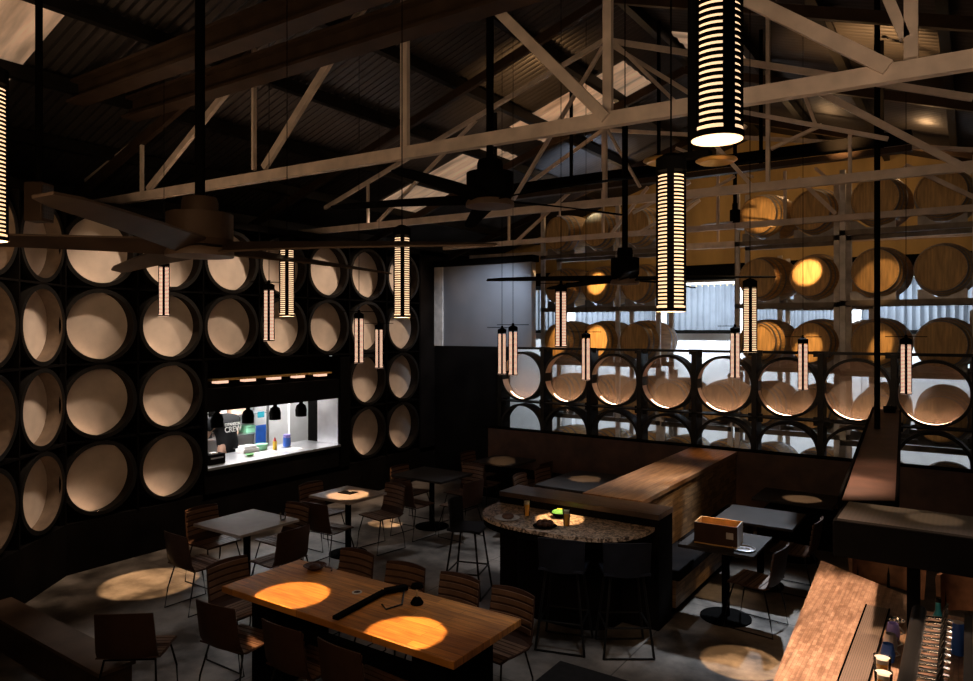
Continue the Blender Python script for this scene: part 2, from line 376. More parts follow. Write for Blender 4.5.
for z in (3.3, 2.4): m.box(XW-.32, XW, 3.98, Y0+6.5*P, z-.012, z+.012)
m.box(XW-.32, XW, 3.98, Y0+1.5*P, 1.488, 1.512); m.box(XW-.32, XW, Y0+4.5*P, Y0+6.5*P, 1.488, 1.512)
m.build('rack_frame', 'matt_black', rw)
m = MB(); m.box(0, .34, 0, 2.6, 0, .58); m.box(0, .34, 0, 2.6, 4.22, 4.32); m.box(.32, .42, 0, 2.6, .5, 4.3)
for k in range(4): m.box(0, .32, k*P, .025+k*P, .55, 4.25)
for z in (3.3, 2.4, 1.5): m.box(0, .32, 0, 2.6, z-.012, z+.012)
ANG = math.atan2(.78, .62)   # direction of the bay wall: from corner towards (+.62,-.78)
c0 = Vector((-8.5, 4.0, 0))
# local y axis -> (.62,-.78); local x (facing the hall) -> (.78,.62)
bay_rot = math.atan2(-.62, -.78)   # maps +y to (.62,-.78)
wb = struct('wall_bay_left', m, 'black_wall', loc=c0, rz=bay_rot)
def mk_ring(lin='shaded_lining', aa=(205, 272)):
    e = empty('drum_ring', (0, 0, 0))
    MB().lathe([(.44, -.21), (.44, 0), (.392, 0), (.392, -.006), (.424, -.006), (.424, -.21)], 48, axis='X', closed=True).build('drum_shell', 'black_steel', e)
    MB().lathe([(.424, -.19), (.424, -.02), (.4225, -.02), (.4225, -.19)], 48, axis='X', closed=True).build('drum_lining', lin, e)
    MB().lathe([(.0001, -.185), (.39, -.190), (.418, -.186), (.418, -.2), (.0001, -.2)], 48, axis='X').build('back_disc', 'disc_beige', e)
    # LED strip tucked behind the lower lip, axis X: angle 0 = +y, 90 = +z
    MB().lathe([(.4215, -.110), (.4215, -.096), (.415, -.096), (.415, -.110)], 30, axis='X', closed=True, a0=R(aa[0]), a1=R(aa[1])).build('light_strip', 'led_strip', e)
    return e
RING = Proto(mk_ring); RINGB = Proto(lambda: mk_ring('lit_lining', (212, 268)))
rown = ['top', 'second', 'third', 'bottom']
for r, z in enumerate(ZR):
    for k in range(7):
        if r > 1 and k in (2, 3, 4): continue
        side = 'from the left' if r < 2 else ('left of the hatch' if k < 2 else 'right of the hatch')
        kk = k if (r < 2 or k < 2) else k-5
        RING.put((XW, Y0+k*P, z), 0, f'drum niche in the long wall, {rown[r]} row, {ORD[kk]} {side}', 'drum', 'drum niches on the long wall')
for r, z in enumerate(ZR):
    for k in range(2):
        s_ = .47+k*P; p = c0+Vector((.62, -.78, 0))*s_
        RINGB.put((p.x, p.y, z), bay_rot+PI, f'drum niche on the angled left wall, {rown[r]} row, {"beside the corner" if k == 0 else "at the photo edge"}', 'drum', 'drum niches on the angled wall')
# kitchen pass
m = MB(); ya, yb = 5.80, 8.24
m.box(XW-.34, XW+.02, ya-.05, ya, .9, 2.36); m.box(XW-.34, XW+.02, yb, yb+.2, .55, 2.36)
m.box(XW-.34, XW+.0, ya, yb, 1.69, 2.0)
m.box(XW-.30, XW-.24, ya, yb, 2.0, 2.38)
ks = empty('kitchen_hatch', (0, 0, 0), 0, 'black framed kitchen hatch opening in the drum wall with a lit steel pass', 'kitchen hatch')
m.build('frame', 'matt_black', ks)
MB().box(-9.3, XW+.03, ya, yb, .9, .935).build('pass_shelf', 'steel', ks)
MB().box(-9.0, XW-.02, yb-.02, yb-.002, .94, 1.69).build('steel_cheek', 'steel', ks)
lr = MB().box(XW-.2, XW-.02, ya+.1, yb-.15, 2.10, 2.125).build('ledge', 'brass', ks)
for k in range(5): y = ya+.2+k*.46; MB().box(XW-.18, XW-.06, y, y+.18, 2.06, 2.10).build('ledge_lamp', 'tube_glow_small', ks)
spot('ledge_light', (-6.9, 7.0, 4.2), (-8.5, 7.1, 2.1), 15, 40, WARM, .6, .05)
# kitchen room
kr = struct('wall_kitchen', MB().box(-10.6, -10.5, 4.6, 9.6, 0, 2.5).box(-10.6, -8.92, 4.5, 4.6, 0, 2.5).box(-10.6, -8.92, 9.5, 9.6, 0, 2.5), 'white_wall')
MB().box(-10.6, -8.92, 4.6, 9.5, 2.42, 2.5).build('ceiling_panel', 'white_wall', kr)
sh = empty('kitchen_shelf', (-10.3, 7.2, 0), 0, 'white shelving with stacked kitchen goods behind the hatch', 'shelf')
m = MB()
for z in (1.02, 1.36, 1.7): m.box(-.2, .2, -1.0, .9, z, z+.02)
for y in (-1, -.1, .88): m.box(-.2, -.17, y, y+.03, 0, 2.0).box(.17, .2, y, y+.03, 0, 2.0)
m.build('shelf_frame', 'steel', sh)
K = [('storage_tub', 'white storage tub on the lower kitchen shelf', 'paper', -.8, .20, .16, 1.04), ('storage_tub', 'dark crate on the lower kitchen shelf', 'rubber', -.35, .40, .12, 1.04),
     ('storage_tub', 'peach box on the lower kitchen shelf', 'peach', .25, .2, .2, 1.04), ('storage_tub', 'pale tall carton on the middle kitchen shelf', 'ceramic', -.45, .25, .26, 1.38),
     ('storage_tub', 'mint tub on the lower kitchen shelf', 'mint', .6, .18, .12, 1.04), ('storage_tub', 'peach bag on the middle kitchen shelf', 'peach', .35, .3, .22, 1.38), ('storage_tub', 'white carton at the end of the middle kitchen shelf', 'paper', .02, .2, .24, 1.38)]
for n_, l_, ma, y, wd, ht, z in K:
    e = empty(n_, (-10.3, 7.2+y, z+.0005), 0, l_, 'tub', 'goods on the kitchen shelf')
    MB().prism([(-.12, -wd/2), (.12, -wd/2), (.12, wd/2), (-.12, wd/2)], 0, ht*.85).build('tub_body', ma, e, bevel=.01)
    MB().box(-.13, .13, -wd/2-.01, wd/2+.01, ht*.85, ht).build('tub_lid', ma, e, bevel=.005)
# white partition, dark fridge side, hanging blue apron
MB().box(-9.95, -9.9, 8.4, 9.3, 0, 2.4).build('x', 'white_wall')
bpy.data.objects['x'].name = 'wall_kitchen_partition'; bpy.data.objects['wall_kitchen_partition']['kind'] = 'structure'
fr = empty('fridge', (-9.3, 8.62, 0), 0, 'dark upright fridge beside the steel cheek of the hatch', 'fridge')
MB().box(-.25, .25, -.12, .8, 0, 2.0).build('cabinet', 'matt_black', fr, bevel=.01); MB().box(.25, .27, .1, .12, .9, 1.4).build('handle', 'steel', fr)
ap = empty('hanging_apron', (-10.05, 7.9, 1.72), 0, 'blue printed cloth hanging above the kitchen shelf', 'cloth')
MB().profile([(y, -.55+.0*y) for y in (-.1, -.03, .04, .1)], .55, -.01, .01).build('cloth', 'blue', ap); MB().box(-.012, .014, -.06, .06, -.42, -.32).build('printed_patch', 'teal', ap); MB().tube([(0, -.12, 0), (0, .12, 0)], .008).build('rod', 'steel', ap)
# items on the pass
def item(name, label, cat, loc, parts, group=None):
    e = empty(name, loc, 0, label, cat, group)
    for pn, mat, fn in parts: fn(MB()).build(pn, mat, e)
    return e
cyl = lambda r, h, z0=0, n=20: (lambda m: m.lathe([(r*.92, z0), (r, z0+h*.15), (r, z0+h)], n))
item('sauce_bottle', 'yellow squeeze bottle with a red top on the steel pass', 'bottle', (-8.95, 7.30, .9355), [('bottle_body', 'yellow', cyl(.032, .13)), ('cap', 'red', lambda m: m.lathe([(.025, .13), (.006, .19)], 14))])
item('mint_tub', 'mint green tub behind the yellow squeeze bottle', 'tub', (-9.12, 7.18, .9355), [('tub_body', 'mint', cyl(.09, .08)), ('lid', 'mint', cyl(.095, .012, .08))])
item('dark_jar', 'dark blue jar with a violet lid at the right of the pass', 'jar', (-9.05, 7.62, .9355), [('jar_body', 'blue', cyl(.06, .14)), ('lid', 'violet', cyl(.055, .05, .14))])
item('green_dish', 'small green dish near the person on the pass', 'dish', (-8.8, 6.72, .9355), [('bowl', 'green', lambda m: m.lathe([(.03, 0), (.07, .03), (.062, .03), (.02, .008)], 24)), ('rim', 'mint', lambda m: m.lathe([(.062, .03), (.07, .03), (.07, .034), (.062, .034)], 24, closed=True))])
for i, (x, y, l) in enumerate([(-8.85, 7.05, 'left white order sheet lying on the pass'), (-8.75, 7.45, 'right white order sheet lying on the pass')]):
    tag(MB().prism([(-.11, -.15), (.10, -.14), (.11, .15), (-.1, .16)], 0, .004).build('order_sheet', 'paper', loc=(x, y, .936)), l, 'paper', 'order sheets on the pass')
item('cardboard_tray', 'white tray of folded napkins behind the left order sheet', 'tray', (-9.12, 6.92, .9355), [('tray', 'paper', lambda m: m.box(-.1, .1, -.14, .14, 0, .06)), ('napkins', 'white_wall', lambda m: m.box(-.08, .08, -.11, .11, .06, .1))])
item('receipt_printer', 'black receipt printer at the left end of the pass', 'printer', (-8.72, 6.05, .9355), [('case', 'matt_black', lambda m: m.box(-.09, .09, -.13, .13, 0, .14)), ('paper_roll', 'paper', lambda m: m.box(-.03, .03, -.05, .05, .14, .155)), ('feed_slot', 'steel', lambda m: m.box(.09, .093, -.1, .1, .08, .1))])
def mk_heat():
    e = empty('heat_lamp', (0, 0, 0))
    MB().lathe([(.085, 0), (.088, .10), (.07, .17), (.03, .20), (.028, .26), (.0001, .262)], 24).lathe([(.08, .002), (.08, .1), (.02, .17)], 24).build('lamp_shade', 'matt_black', e)
    MB().tube([(0, 0, .26), (0, 0, .43)], .006).build('cord', 'matt_black', e)
    MB().sphere((0, 0, .05), .03, 8).build('bulb', 'bulb', e); return e
HEAT = Proto(mk_heat)
for i, (px, l) in enumerate([(217, 'leftmost, beside the person'), (248, 'second, right of the printed shirt'), (275, 'third, in front of the blue cloth'), (301, 'rightmost, before the white partition')]):
    u = (px-CX)/F; X = -8.72; Y = X*(RT.x-u*FW.x)/(u*FW.y-RT.y) if 0 else None
    r_ = RT*u+FW; t_ = X/r_.x; HEAT.put((X, r_.y*t_, 1.44-.02*0), 0, f'black bell-shaped heat lamp hanging in the kitchen hatch, {l}', 'heat lamp', 'heat lamps over the pass')
# the person at the pass, back to the hall
def skin_body(name, mat, verts, edges, parent, sub=2):
    me = bpy.data.meshes.new(name); me.from_pydata([v[0] for v in verts], edges, []); me.materials.append(MATS[mat])
    o = bpy.data.objects.new(name, me); COL.objects.link(o); o.parent = parent
    sk = o.modifiers.new('skin', 'SKIN'); ss = o.modifiers.new('sub', 'SUBSURF'); ss.levels = ss.render_levels = sub; sk.use_smooth_shade = True
    for i, v in enumerate(verts): me.skin_vertices[0].data[i].radius = v[1] if isinstance(v[1], tuple) else (v[1], v[1])
    me.skin_vertices[0].data[0].use_root = True
    return o
pe = empty('person', (-9.50, 6.86, 0), 0, 'person in a black printed T-shirt bending over the kitchen bench, seen from behind', 'person')
body = [((0, 0, .95), (.13, .17)), ((-.03, 0, 1.1), (.12, .16)), ((-.08, 0, 1.27), (.13, .185)), ((-.14, 0, 1.40), (.12, .17)), ((-.25, 0, 1.45), .06), ((-.33, 0, 1.45), (.085, .08)), ((-.41, 0, 1.40), (.075, .07)),
        ((-.13, .19, 1.40), .065), ((-.2, .25, 1.17), .05), ((-.38, .22, 1.03), .036), ((-.46, .2, 1.0), .03),
        ((-.13, -.19, 1.40), .065), ((-.2, -.25, 1.17), .05), ((-.38, -.22, 1.03), .036), ((-.46, -.2, 1.0), .03),
        ((.0, .1, .85), .095), ((-.01, .11, .48), .06), ((.03, .11, .1), .042), ((-.1, .12, .035), .035),
        ((.0, -.1, .85), .095), ((-.01, -.11, .48), .06), ((.03, -.11, .1), .042), ((-.1, -.12, .035), .035)]
skin_body('body', 'skin', body, [(0, 1), (1, 2), (2, 3), (3, 4), (4, 5), (5, 6), (3, 7), (7, 8), (8, 9), (9, 10), (3, 11), (11, 12), (12, 13), (13, 14), (0, 15), (15, 16), (16, 17), (17, 18), (0, 19), (19, 20), (20, 21), (21, 22)], pe)
tee = [((.0, 0, .80), (.165, .22)), ((-.03, 0, 1.1), (.15, .19)), ((-.08, 0, 1.27), (.155, .21)), ((-.13, 0, 1.39), (.145, .20)), ((-.2, 0, 1.45), .085), ((-.12, .22, 1.38), .088), ((-.17, .27, 1.24), .075), ((-.12, -.22, 1.38), .088), ((-.17, -.27, 1.24), .075)]
skin_body('t_shirt', 'black_cloth', tee, [(0, 1), (1, 2), (2, 3), (3, 4), (3, 5), (5, 6), (3, 7), (7, 8)], pe)
tr = [((.0, 0, .92), (.15, .19)), ((.0, .1, .82), .12), ((-.01, .11, .48), .085), ((.03, .11, .13), .075), ((.0, -.1, .82), .12), ((-.01, -.11, .48), .085), ((.03, -.11, .13), .075)]
skin_body('trousers', 'black_cloth', tr, [(0, 1), (1, 2), (2, 3), (0, 4), (4, 5), (5, 6)], pe)
MB().sphere((-.35, 0, 1.48), .095, 12, 1.05).build('hair', 'matt_black', pe)
for s_ in (-1, 1):
    for k in range(5): MB().tube([(-.46, s_*.2+(k-2)*.016, 1.0), (-.52, s_*.2+(k-2)*.02, .985-.004*k), (-.55+.01*abs(k-2), s_*.2+(k-2)*.02, .965)], [.009, .008, .006], 6).build('finger', 'skin', pe)
def text3d(name, body, size, mat, parent, loc, rot, sx=1):
    c = bpy.data.curves.new(name, 'FONT'); c.body = body; c.size = size; c.align_x = 'CENTER'; c.align_y = 'CENTER'; c.extrude = .002; c.offset = size*.02
    t = bpy.data.objects.new(name, c); COL.objects.link(t); bpy.context.view_layer.update()
    me = bpy.data.meshes.new_from_object(t); bpy.data.objects.remove(t)
    me.materials.clear(); me.materials.append(MATS[mat]); o = bpy.data.objects.new(name, me); COL.objects.link(o)
    o.parent = parent; o.location = loc; o.rotation_euler = rot; o.scale.x = sx; return o
text3d('shirt_print', 'EXPANSION', .062, 'white_print', pe, (.135, -.025, 1.352), (R(84), 0, R(90)), .82)
text3d('shirt_print', 'CREW', .118, 'white_print', pe, (.15, -.025, 1.275), (R(84), 0, R(90)), .9)
# ------------------------------------------------------------------ back corner panels and ring screen
YB = 10.75
wc = struct('wall_corner_back', MB().box(-8.85, -6.35, YB, YB+.15, 2.5, 4.0), 'grey_panel')
MB().box(-8.5, -8.3, YB-.03, YB, 2.5, 4.0).build('panel_edge', 'grey_post', wc)
m = MB().box(-8.85, -6.9, YB-.02, YB+.15, 0, 2.5).build('panel_base', 'black_wall', wc)
MB().box(-8.85, -6.3, YB-.05, YB+.18, 4.0, 4.12).build('panel_cap', 'matt_black', wc)
XS = -6.41; PS = .863
scr = struct('window_1', MB().box(-6.9, .35, YB-.03, YB+.03, 2.46, 2.5).box(-6.9, .35, YB-.3, YB, .48, .6).box(-6.9, .35, YB-.28, YB, 1.55, 1.57), 'black_steel')
m = MB()
for k in range(9): x = XS+(k-.5)*PS; m.box(x-.035, x+.035, YB-.28, YB+.02, .0, 2.48)
for k in range(8):   # curved gusset webs between rings
    x = XS+(k-.5)*PS
    for zc in (2.0, 1.1):
        for s_ in (-1, 1): m.prism([(x-.1, YB-.2), (x+.1, YB-.2), (x+.1, YB-.18), (x-.1, YB-.18)], zc+s_*.47-.04, zc+s_*.47+.04)
m.build('mullions', 'black_steel', scr)
MB().box(-6.9, .35, YB-.006, YB+.006, 0.6, 2.47).build('glass_pane', 'pane_glass', scr)
def mk_hoopring(lit=True):
    e = empty('ring_frame', (0, 0, 0))
    MB().lathe([(.425, -.24), (.425, 0), (.405, 0), (.405, -.234), (.386, -.234), (.386, -.24)], 48, axis='Y', closed=True).build('ring_shell', 'black_steel', e)
    MB().lathe([(.405, -.22), (.405, -.02), (.4035, -.02), (.4035, -.22)], 48, axis='Y', closed=True).build('ring_lining', 'ring_liner' if lit else 'shaded_lining', e)  # unlit lower row: shade put into the lining colour
    if lit:
        MB().lathe([(.0001, -.03), (.403, -.03), (.403, -.028), (.0001, -.028)], 48, axis='Y').build('mesh_disc', 'mesh_disc', e)
        MB().lathe([(.4025, -.110), (.4025, -.098), (.397, -.098), (.397, -.110)], 30, axis='Y', closed=True, a0=R(225), a1=R(315)).build('light_strip', 'led_strip', e)
    return e
HR = Proto(mk_hoopring); HRD = Proto(lambda: mk_hoopring(False))
for r, z in enumerate((2.0, 1.1)):
    for k in range(8):
        (HR, HRD)[r].put((XS+k*PS, YB-.02, z), 0, f'see-through black ring of the glass screen, {"upper" if r == 0 else "lower"} row, {ORD[k]} from the left', 'ring', 'open rings of the glass screen')
# ------------------------------------------------------------------ barrels and racks
def mk_barrel():
    e = empty('wine_barrel', (0, 0, 0)); prof = []
    for i in range(13): t = i/12; prof.append((.315+.07*(1-(2*t-1)**2), t*.95))
    inner = [(.295, .95), (.295, .92)]
    MB().lathe([(.295, .03), (.295, 0)]+prof+inner, 40, axis='Y').build('staves', 'oak', e)
    MB().lathe([(.0001, .022), (.296, .022), (.296, .032), (.0001, .032)], 40, axis='Y').build('barrel_head', 'oak_head', e)
    MB().lathe([(.0001, .922), (.296, .922), (.296, .93), (.0001, .93)], 40, axis='Y').build('barrel_head', 'oak_head', e)
    rr = lambda t: .315+.07*(1-(2*t-1)**2)
    for a, b_ in ((.004, .05), (.12, .155), (.27, .305), (.695, .73), (.845, .88), (.95, .996)):
        MB().lathe([(rr(a)+.004, a*.95), (rr(b_)+.004, b_*.95), (rr(b_)-.002, b_*.95), (rr(a)-.002, a*.95)], 40, axis='Y', closed=True).build('hoop', 'hoop', e)
    return e
BAR = Proto(mk_barrel)
ZL = [4.72, 3.66, 2.6, 1.55, .5]; rn = ['top', 'second', 'third', 'fourth', 'floor']
RG = 'oak barrels racked in the store'
def barrels(xs, Y, rows, where, order, rz=0):
    for r in rows:
        for i, x in enumerate(xs):
            BAR.put((x, Y+random.uniform(-.03, .03), ZL[r]), R(rz+random.uniform(-1, 1)), f'oak barrel in the {where}, {rn[r]} tier, {order[i]}', 'barrel', RG)
barrels((-1.14, -.33), 11.75, range(5), 'right hand rack', ['left of its pair', 'right of its pair'], -7)
barrels((-2.92, -2.11), 12.3, range(5), 'middle rack', ['left of its pair', 'right of its pair'], -13)
barrels((-6.75, -5.93, -5.12), 12.4, range(5), 'left hand rack', ['leftmost of three', 'middle of three', 'rightmost of three'], -14)
barrels((-4.42, -3.62), 12.3, (3, 4), 'low rack in between', ['left of its pair', 'right of its pair'], -13)
barrels((-1.14, -.33), 13.0, (2, 3), 'row behind the right rack', ['left of its pair', 'right of its pair'])
barrels((-2.3, -1.5), 13.6, (2, 1), 'row behind the middle rack', ['left of its pair', 'right of its pair'])
def rack(x0, x1, Y, rows, label, posts):
    e = empty('barrel_rack', ((x0+x1)/2, Y, 0), 0, label, 'rack', 'steel barrel racks'); cx = (x0+x1)/2
    for x in posts:
        for yy in (.12, .8): MB().box(x-cx-.04, x-cx+.04, yy-.03, yy+.03, 0, ZL[min(rows)]+.5).build('upright', 'grey_post', e)
    for r in rows:
        if r == 4: continue
        z = ZL[r]-.475
        m = MB()
        for yy in (.12, .8): m.box(x0-cx, x1-cx, yy-.03, yy+.03, z-.02, z+.06)
        m.build('beam', 'pallet_steel', e)
        n = max(2, round((x1-x0)/.8))
        for yy in (.2, .75):
            for k in range(n):
                xx = x0-cx+(x1-x0)*(k+.5)/n
                MB().add([(xx+q, yy+s_*.03, z+.06+h) for s_ in (-1, 1) for q, h in ((-.3, 0), (.3, 0), (.3, .14), (.22, .14), (.08, .03), (-.08, .03), (-.22, .14), (-.3, .14))],
                         [(0, 1, 2, 3, 4, 5, 6, 7), (15, 14, 13, 12, 11, 10, 9, 8)]+[(i, 8+i, 8+(i+1) % 8, (i+1) % 8) for i in range(8)]).build('cradle', 'hoop', e, smooth=False)
rack(-1.62, .12, 11.8, range(4), 'grey steel rack holding the right hand barrels', (-1.58, .08))
rack(-3.32, -1.68, 12.35, range(4), 'grey steel rack holding the middle barrels', (-3.28, -1.74))
rack(-7.2, -4.68, 12.45, range(4), 'grey steel rack holding the left barrels', (-7.15, -5.52, -4.72))
rack(-4.62, -3.38, 12.35, (3,), 'low steel rack between the left and middle racks', (-4.6, -3.4))
rack(-2.9, -1.35, 13.65, (1, 2), 'steel rack behind the middle rack', (-2.86, -1.38))
rack(-1.5, .08, 13.05, (2, 3), 'steel rack behind the right rack', (-1.3, .05))
for (x, y) in [(-5.8, 11.4), (-3.0, 11.3), (-1.0, 11.2)]: pass
# amber spots on the barrels from the third truss
for px, py, Y, pw, a in [(808, 272, 12.3, 300, 13), (597, 283, 12.4, 260, 12), (595, 345, 12.4, 260, 16), (808, 348, 12.3, 160, 11), (880, 350, 11.8, 90, 9), (765, 215, 12.3, 60, 20), (770, 335, 12.3, 150, 13), (557, 340, 12.4, 160, 12), (880, 280, 11.8, 22, 22)]:
    t = onY(px, py, Y); spot('barrel_spot', (t.x+.5, 10.45 if Y < 12 else 10.6, min(t.z+1.4, 4.15)), t, pw*2.2, a, AMB, .35, .03)
for px, Y in [(600, 12.9), (785, 13.0), (905, 12.6)]:
    t = onY(px, 215, Y); point('store_point', (t.x, Y+1.0, 5.6), 22, (1, .6, .28), .1)
# ------------------------------------------------------------------ roof trusses
def truss(Y, label, chord, members, sz):
    """chord and members are (x, z) pairs on the plane Y"""
    e = empty('roof_truss', (-5.0, Y, 4.3), 0, label, 'truss', 'painted steel roof trusses')
    L = lambda p: (p.x+5.0, 0, p.z-4.3)
    a, b = [onY(px, py, Y) for px, py in chord]; d = (b-a)/(b.x-a.x)
    b2 = a+d*(2.8-a.x)
    MB().bar(L(a), L(b2), .07, sz, (0, 0, 1)).build('bottom_chord', 'truss_paint', e)
    MB().bar((-10.55+5, 0, roofz(-10.55)-.3-4.3), (RX+5, 0, RZ-.3-4.3), .07, .12).bar((2.9+5, 0, roofz(2.9)-.3-4.3), (RX+5, 0, RZ-.3-4.3), .07, .12).build('rafter', 'dark_beam', e)
    for nm, p, q, wd, ext, dy in members:
        p = onY(*p, Y+dy); q = onY(*q, Y+dy)
        if ext: q = p+(q-p)*((min(roofz(q.x), 9)-.35-p.z)/(q.z-p.z))
        o = lambda v: (v.x+5, dy, v.z-4.3)
        MB().bar(o(p), o(q), .045, wd*(.8 if Y > 6 else 1)).build(nm, 'truss_paint', e)
    return e
V, D, T = 'vertical', 'diagonal', 'top_chord'
truss(4.98, 'nearest pale steel roof truss crossing the whole hall above the tables', [(72, 208), (973, 60)],
      [(V, (142, 192), (142, 145), .03, 0, .0), (V, (254, 170), (254, 70), .035, 1, 0), (V, (405, 150), (405, 25), .08, 1, .05), (V, (608, 118), (608, 0), .07, 1, .05), (V, (911, 70), (911, 0), .075, 1, .05),
       (T, (86, 181), (193, 97), .05, 1, .05), (D, (148, 190), (240, 75), .08, 1, .05), (D, (264, 168), (338, 48), .08, 1, .05), (D, (606, 118), (487, 0), .085, 1, -.04), (D, (888, 68), (745, -2), .09, 1, -.04),
       (D, (905, 38), (880, -20), .06, 0, .05)], .11)
truss(7.98, 'second pale steel roof truss, behind the nearest one', [(300, 233), (973, 166)],
      [(T, (325, 208), (605, 40), .07, 0, 0), (T, (605, 40), (973, 98), .08, 0, 0), (V, (605, 198), (605, 40), .06, 1, .04), (D, (506, 212), (603, 47), .05, 0, .04), (D, (613, 46), (746, 128), .06, 0, .04),
       (D, (616, 44), (704, 130), .05, 0, -.03), (D, (378, 222), (476, 120), .05, 0, .04), (V, (368, 224), (368, 184), .03, 0, 0), (V, (768, 182), (768, 60), .05, 1, .04), (D, (743, 112), (888, 139), .05, 0, .0),
       (D, (771, 149), (822, 125), .04, 0, .04), (D, (800, 82), (973, 172), .08, 0, -.03), (D, (804, 94), (816, 126), .04, 0, .04), (D, (700, 128), (752, 186), .05, 0, .04), (V, (850, 176), (850, 134), .04, 0, .04), (D, (640, 187), (602, 120), .035, 0, .04)], .09)
truss(10.9, 'third pale steel roof truss, in front of the top barrels', [(444, 248), (973, 208)],
      [(V, (509, 241), (509, 213), .04, 0, 0), (D, (517, 241), (570, 192), .06, 0, .04), (V, (603, 235), (603, 120), .045, 0, .04), (D, (612, 233), (648, 187), .06, 0, .04), (D, (633, 213), (690, 182), .06, 0, .04), (D, (640, 232), (735, 176), .05, 0, -.04),
       (V, (718, 226), (718, 150), .05, 0, .04), (V, (785, 222), (785, 171), .05, 0, .04), (D, (676, 148), (753, 177), .05, 0, .04), (D, (798, 178), (836, 214), .07, 0, -.04), (D, (815, 168), (834, 184), .05, 0, .04), (D, (905, 165), (980, 200), .07, 0, .04),
       (T, (470, 226), (603, 130), .07, 0, 0), (T, (603, 130), (973, 150), .07, 0, 0)], .085)
truss(13.9, 'farthest roof truss over the barrel store', [(470, 258), (973, 232)], [(V, (560, 250), (560, 205), .05, 0, 0), (D, (640, 247), (700, 200), .06, 0, 0), (V, (718, 245), (718, 180), .05, 0, 0)], .12)
# long girders
g = empty('crane_girder', (-4, 4.0, 5.45), 0, 'long brown steel girder at the top left, nearer of the two', 'girder', 'brown girders at the top left')
MB().box(-4.3, 4.2, -.1, .1, -.12, -.09).box(-4.3, 4.2, -.1, .1, .09, .12).build('flange', 'dark_beam', g, smooth=False); MB().box(-4.3, 4.2, -.012, .012, -.09, .09).build('web', 'dark_beam', g, smooth=False)
g2 = dup(g); g2.location = (-4, 4.62, 5.43); g2['label'] = 'long brown steel girder at the top left, farther of the two'
gr = empty('cable_duct', (-3.9, 9.4, 4.98), 0, 'long black double rail under the roof above the glass screen', 'duct')
a_, b_ = onY(480, 190, 9.4), onY(912, 147, 9.4)
MB().box(a_.x+3.9, b_.x+3.9, -.1, .1, -.04, .08).build('upper_rail', 'matt_black', gr); MB().box(a_.x+3.9, b_.x+3.9, -.06, .06, -.15, -.08).build('lower_rail', 'dark_beam', gr)
m = MB()
for k in range(5): x = a_.x+3.9+.3+k*(b_.x-a_.x-.6)/4; MB().box(x-.02, x+.02, -.02, .02, -.08, roofz(x-3.9)-4.98-.06).build('hanger', 'matt_black', gr)
# ------------------------------------------------------------------ ceiling fans
def fan(loc, rad, hub, angs, label, mat='dark_beam', drop=.0, hood=True, bw=.17, tilt=.28, hm='matt_black'):
    X, Y, Z = loc; top = roofz(X)-.04-Z
    e = empty('ceiling_fan', loc, 0, label, 'fan', 'ceiling fans')
    t1 = min(top, drop) if drop else top
    MB().tube([(0, 0, .1), (0, 0, t1)], .032 if hood else .02, 12).build('pole', 'matt_black', e)
    if drop: MB().lathe([(.09, t1-.04), (.09, t1), (.006, t1+.01), (.006, top)], 20).build('ceiling_mount', 'matt_black', e)
    MB().lathe([(hub*.5, .30), (hub*.55, .27), (hub*.55, .2), (hub, .19), (hub, .02), (hub*.85, -.02), (.001, -.02)], 32).build('motor_housing', hm, e)
    MB().lathe([(hub*.95, -.04), (hub*1.02, -.06), (hub*1.02, -.09), (.001, -.1)], 32).lathe([(hub*.3, -.045), (hub*.3, 0)], 16).build('hub_plate', 'blade_wood', e)
    for a in angs:
        c, s_ = math.cos(R(a)), math.sin(R(a)); m = MB(); n = 10; vs = []; fs = []
        for i in range(n+1):
            t = i/n; r_ = hub*.8+(rad-hub*.8)*t; hw = bw/2*(1-.35*t) if i < n else bw/2*.4; tw = tilt*(1-.5*t)
            for sy, up in ((-1, .006), (1, .006), (1, -.006), (-1, -.006)):
                q = hw*sy; z = -.03+q*math.sin(tw)+up-.03*t*t; q2 = q*math.cos(tw); vs.append((r_*c-q2*s_, r_*s_+q2*c, z))
        for i in range(n):
            for k in range(4): k2 = (k+1) % 4; fs.append((i*4+k, i*4+k2, i*4+4+k2, i*4+4+k))
        fs += [(3, 2, 1, 0), (n*4, n*4+1, n*4+2, n*4+3)]
        m.add(vs, fs); m.build('blade', mat, e)
    return e
p = deep(200, 243, 4.7); fan(p, 2.0, .21, (-50, 22, 94, 166, 238), 'nearest ceiling fan, big dark motor and long brown blades at the left', bw=.2, tilt=.42, hm='dark_beam')
p = deep(490, 196, 6.0); fan(p, 1.4, .2, (205, 277, 349, 61, 133), 'middle ceiling fan on a long black pole left of the roof centre', 'matt_black')
p = deep(625, 276, 7.6); fan(p, 1.5, .15, (8, 80, 152, 224, 296), 'ceiling fan right of centre, hanging in front of the left barrels', 'matt_black', drop=1.72)
p = deep(735, 222, 11.3); fan(p, .55, .08, (215, 335, 95, 20, 150), 'small far ceiling fan with pale blades before the orange boards', 'grey_post')
# box loudspeaker hanging at the left, cans on cables
e = empty('hanging_speaker', deep(39, 222, 4.6), R(30), 'brown box loudspeaker hanging from a black pole at the left edge', 'speaker')
MB().box(-.06, .06, -.06, .06, 0, .25).build('cabinet', 'dark_beam', e, bevel=.005); MB().box(.06, .066, -.05, .05, .02, .23).build('grille', 'perforated', e)
MB().tube([(0, 0, .25), (0, 0, 2.9)], .022).build('pole', 'matt_black', e)
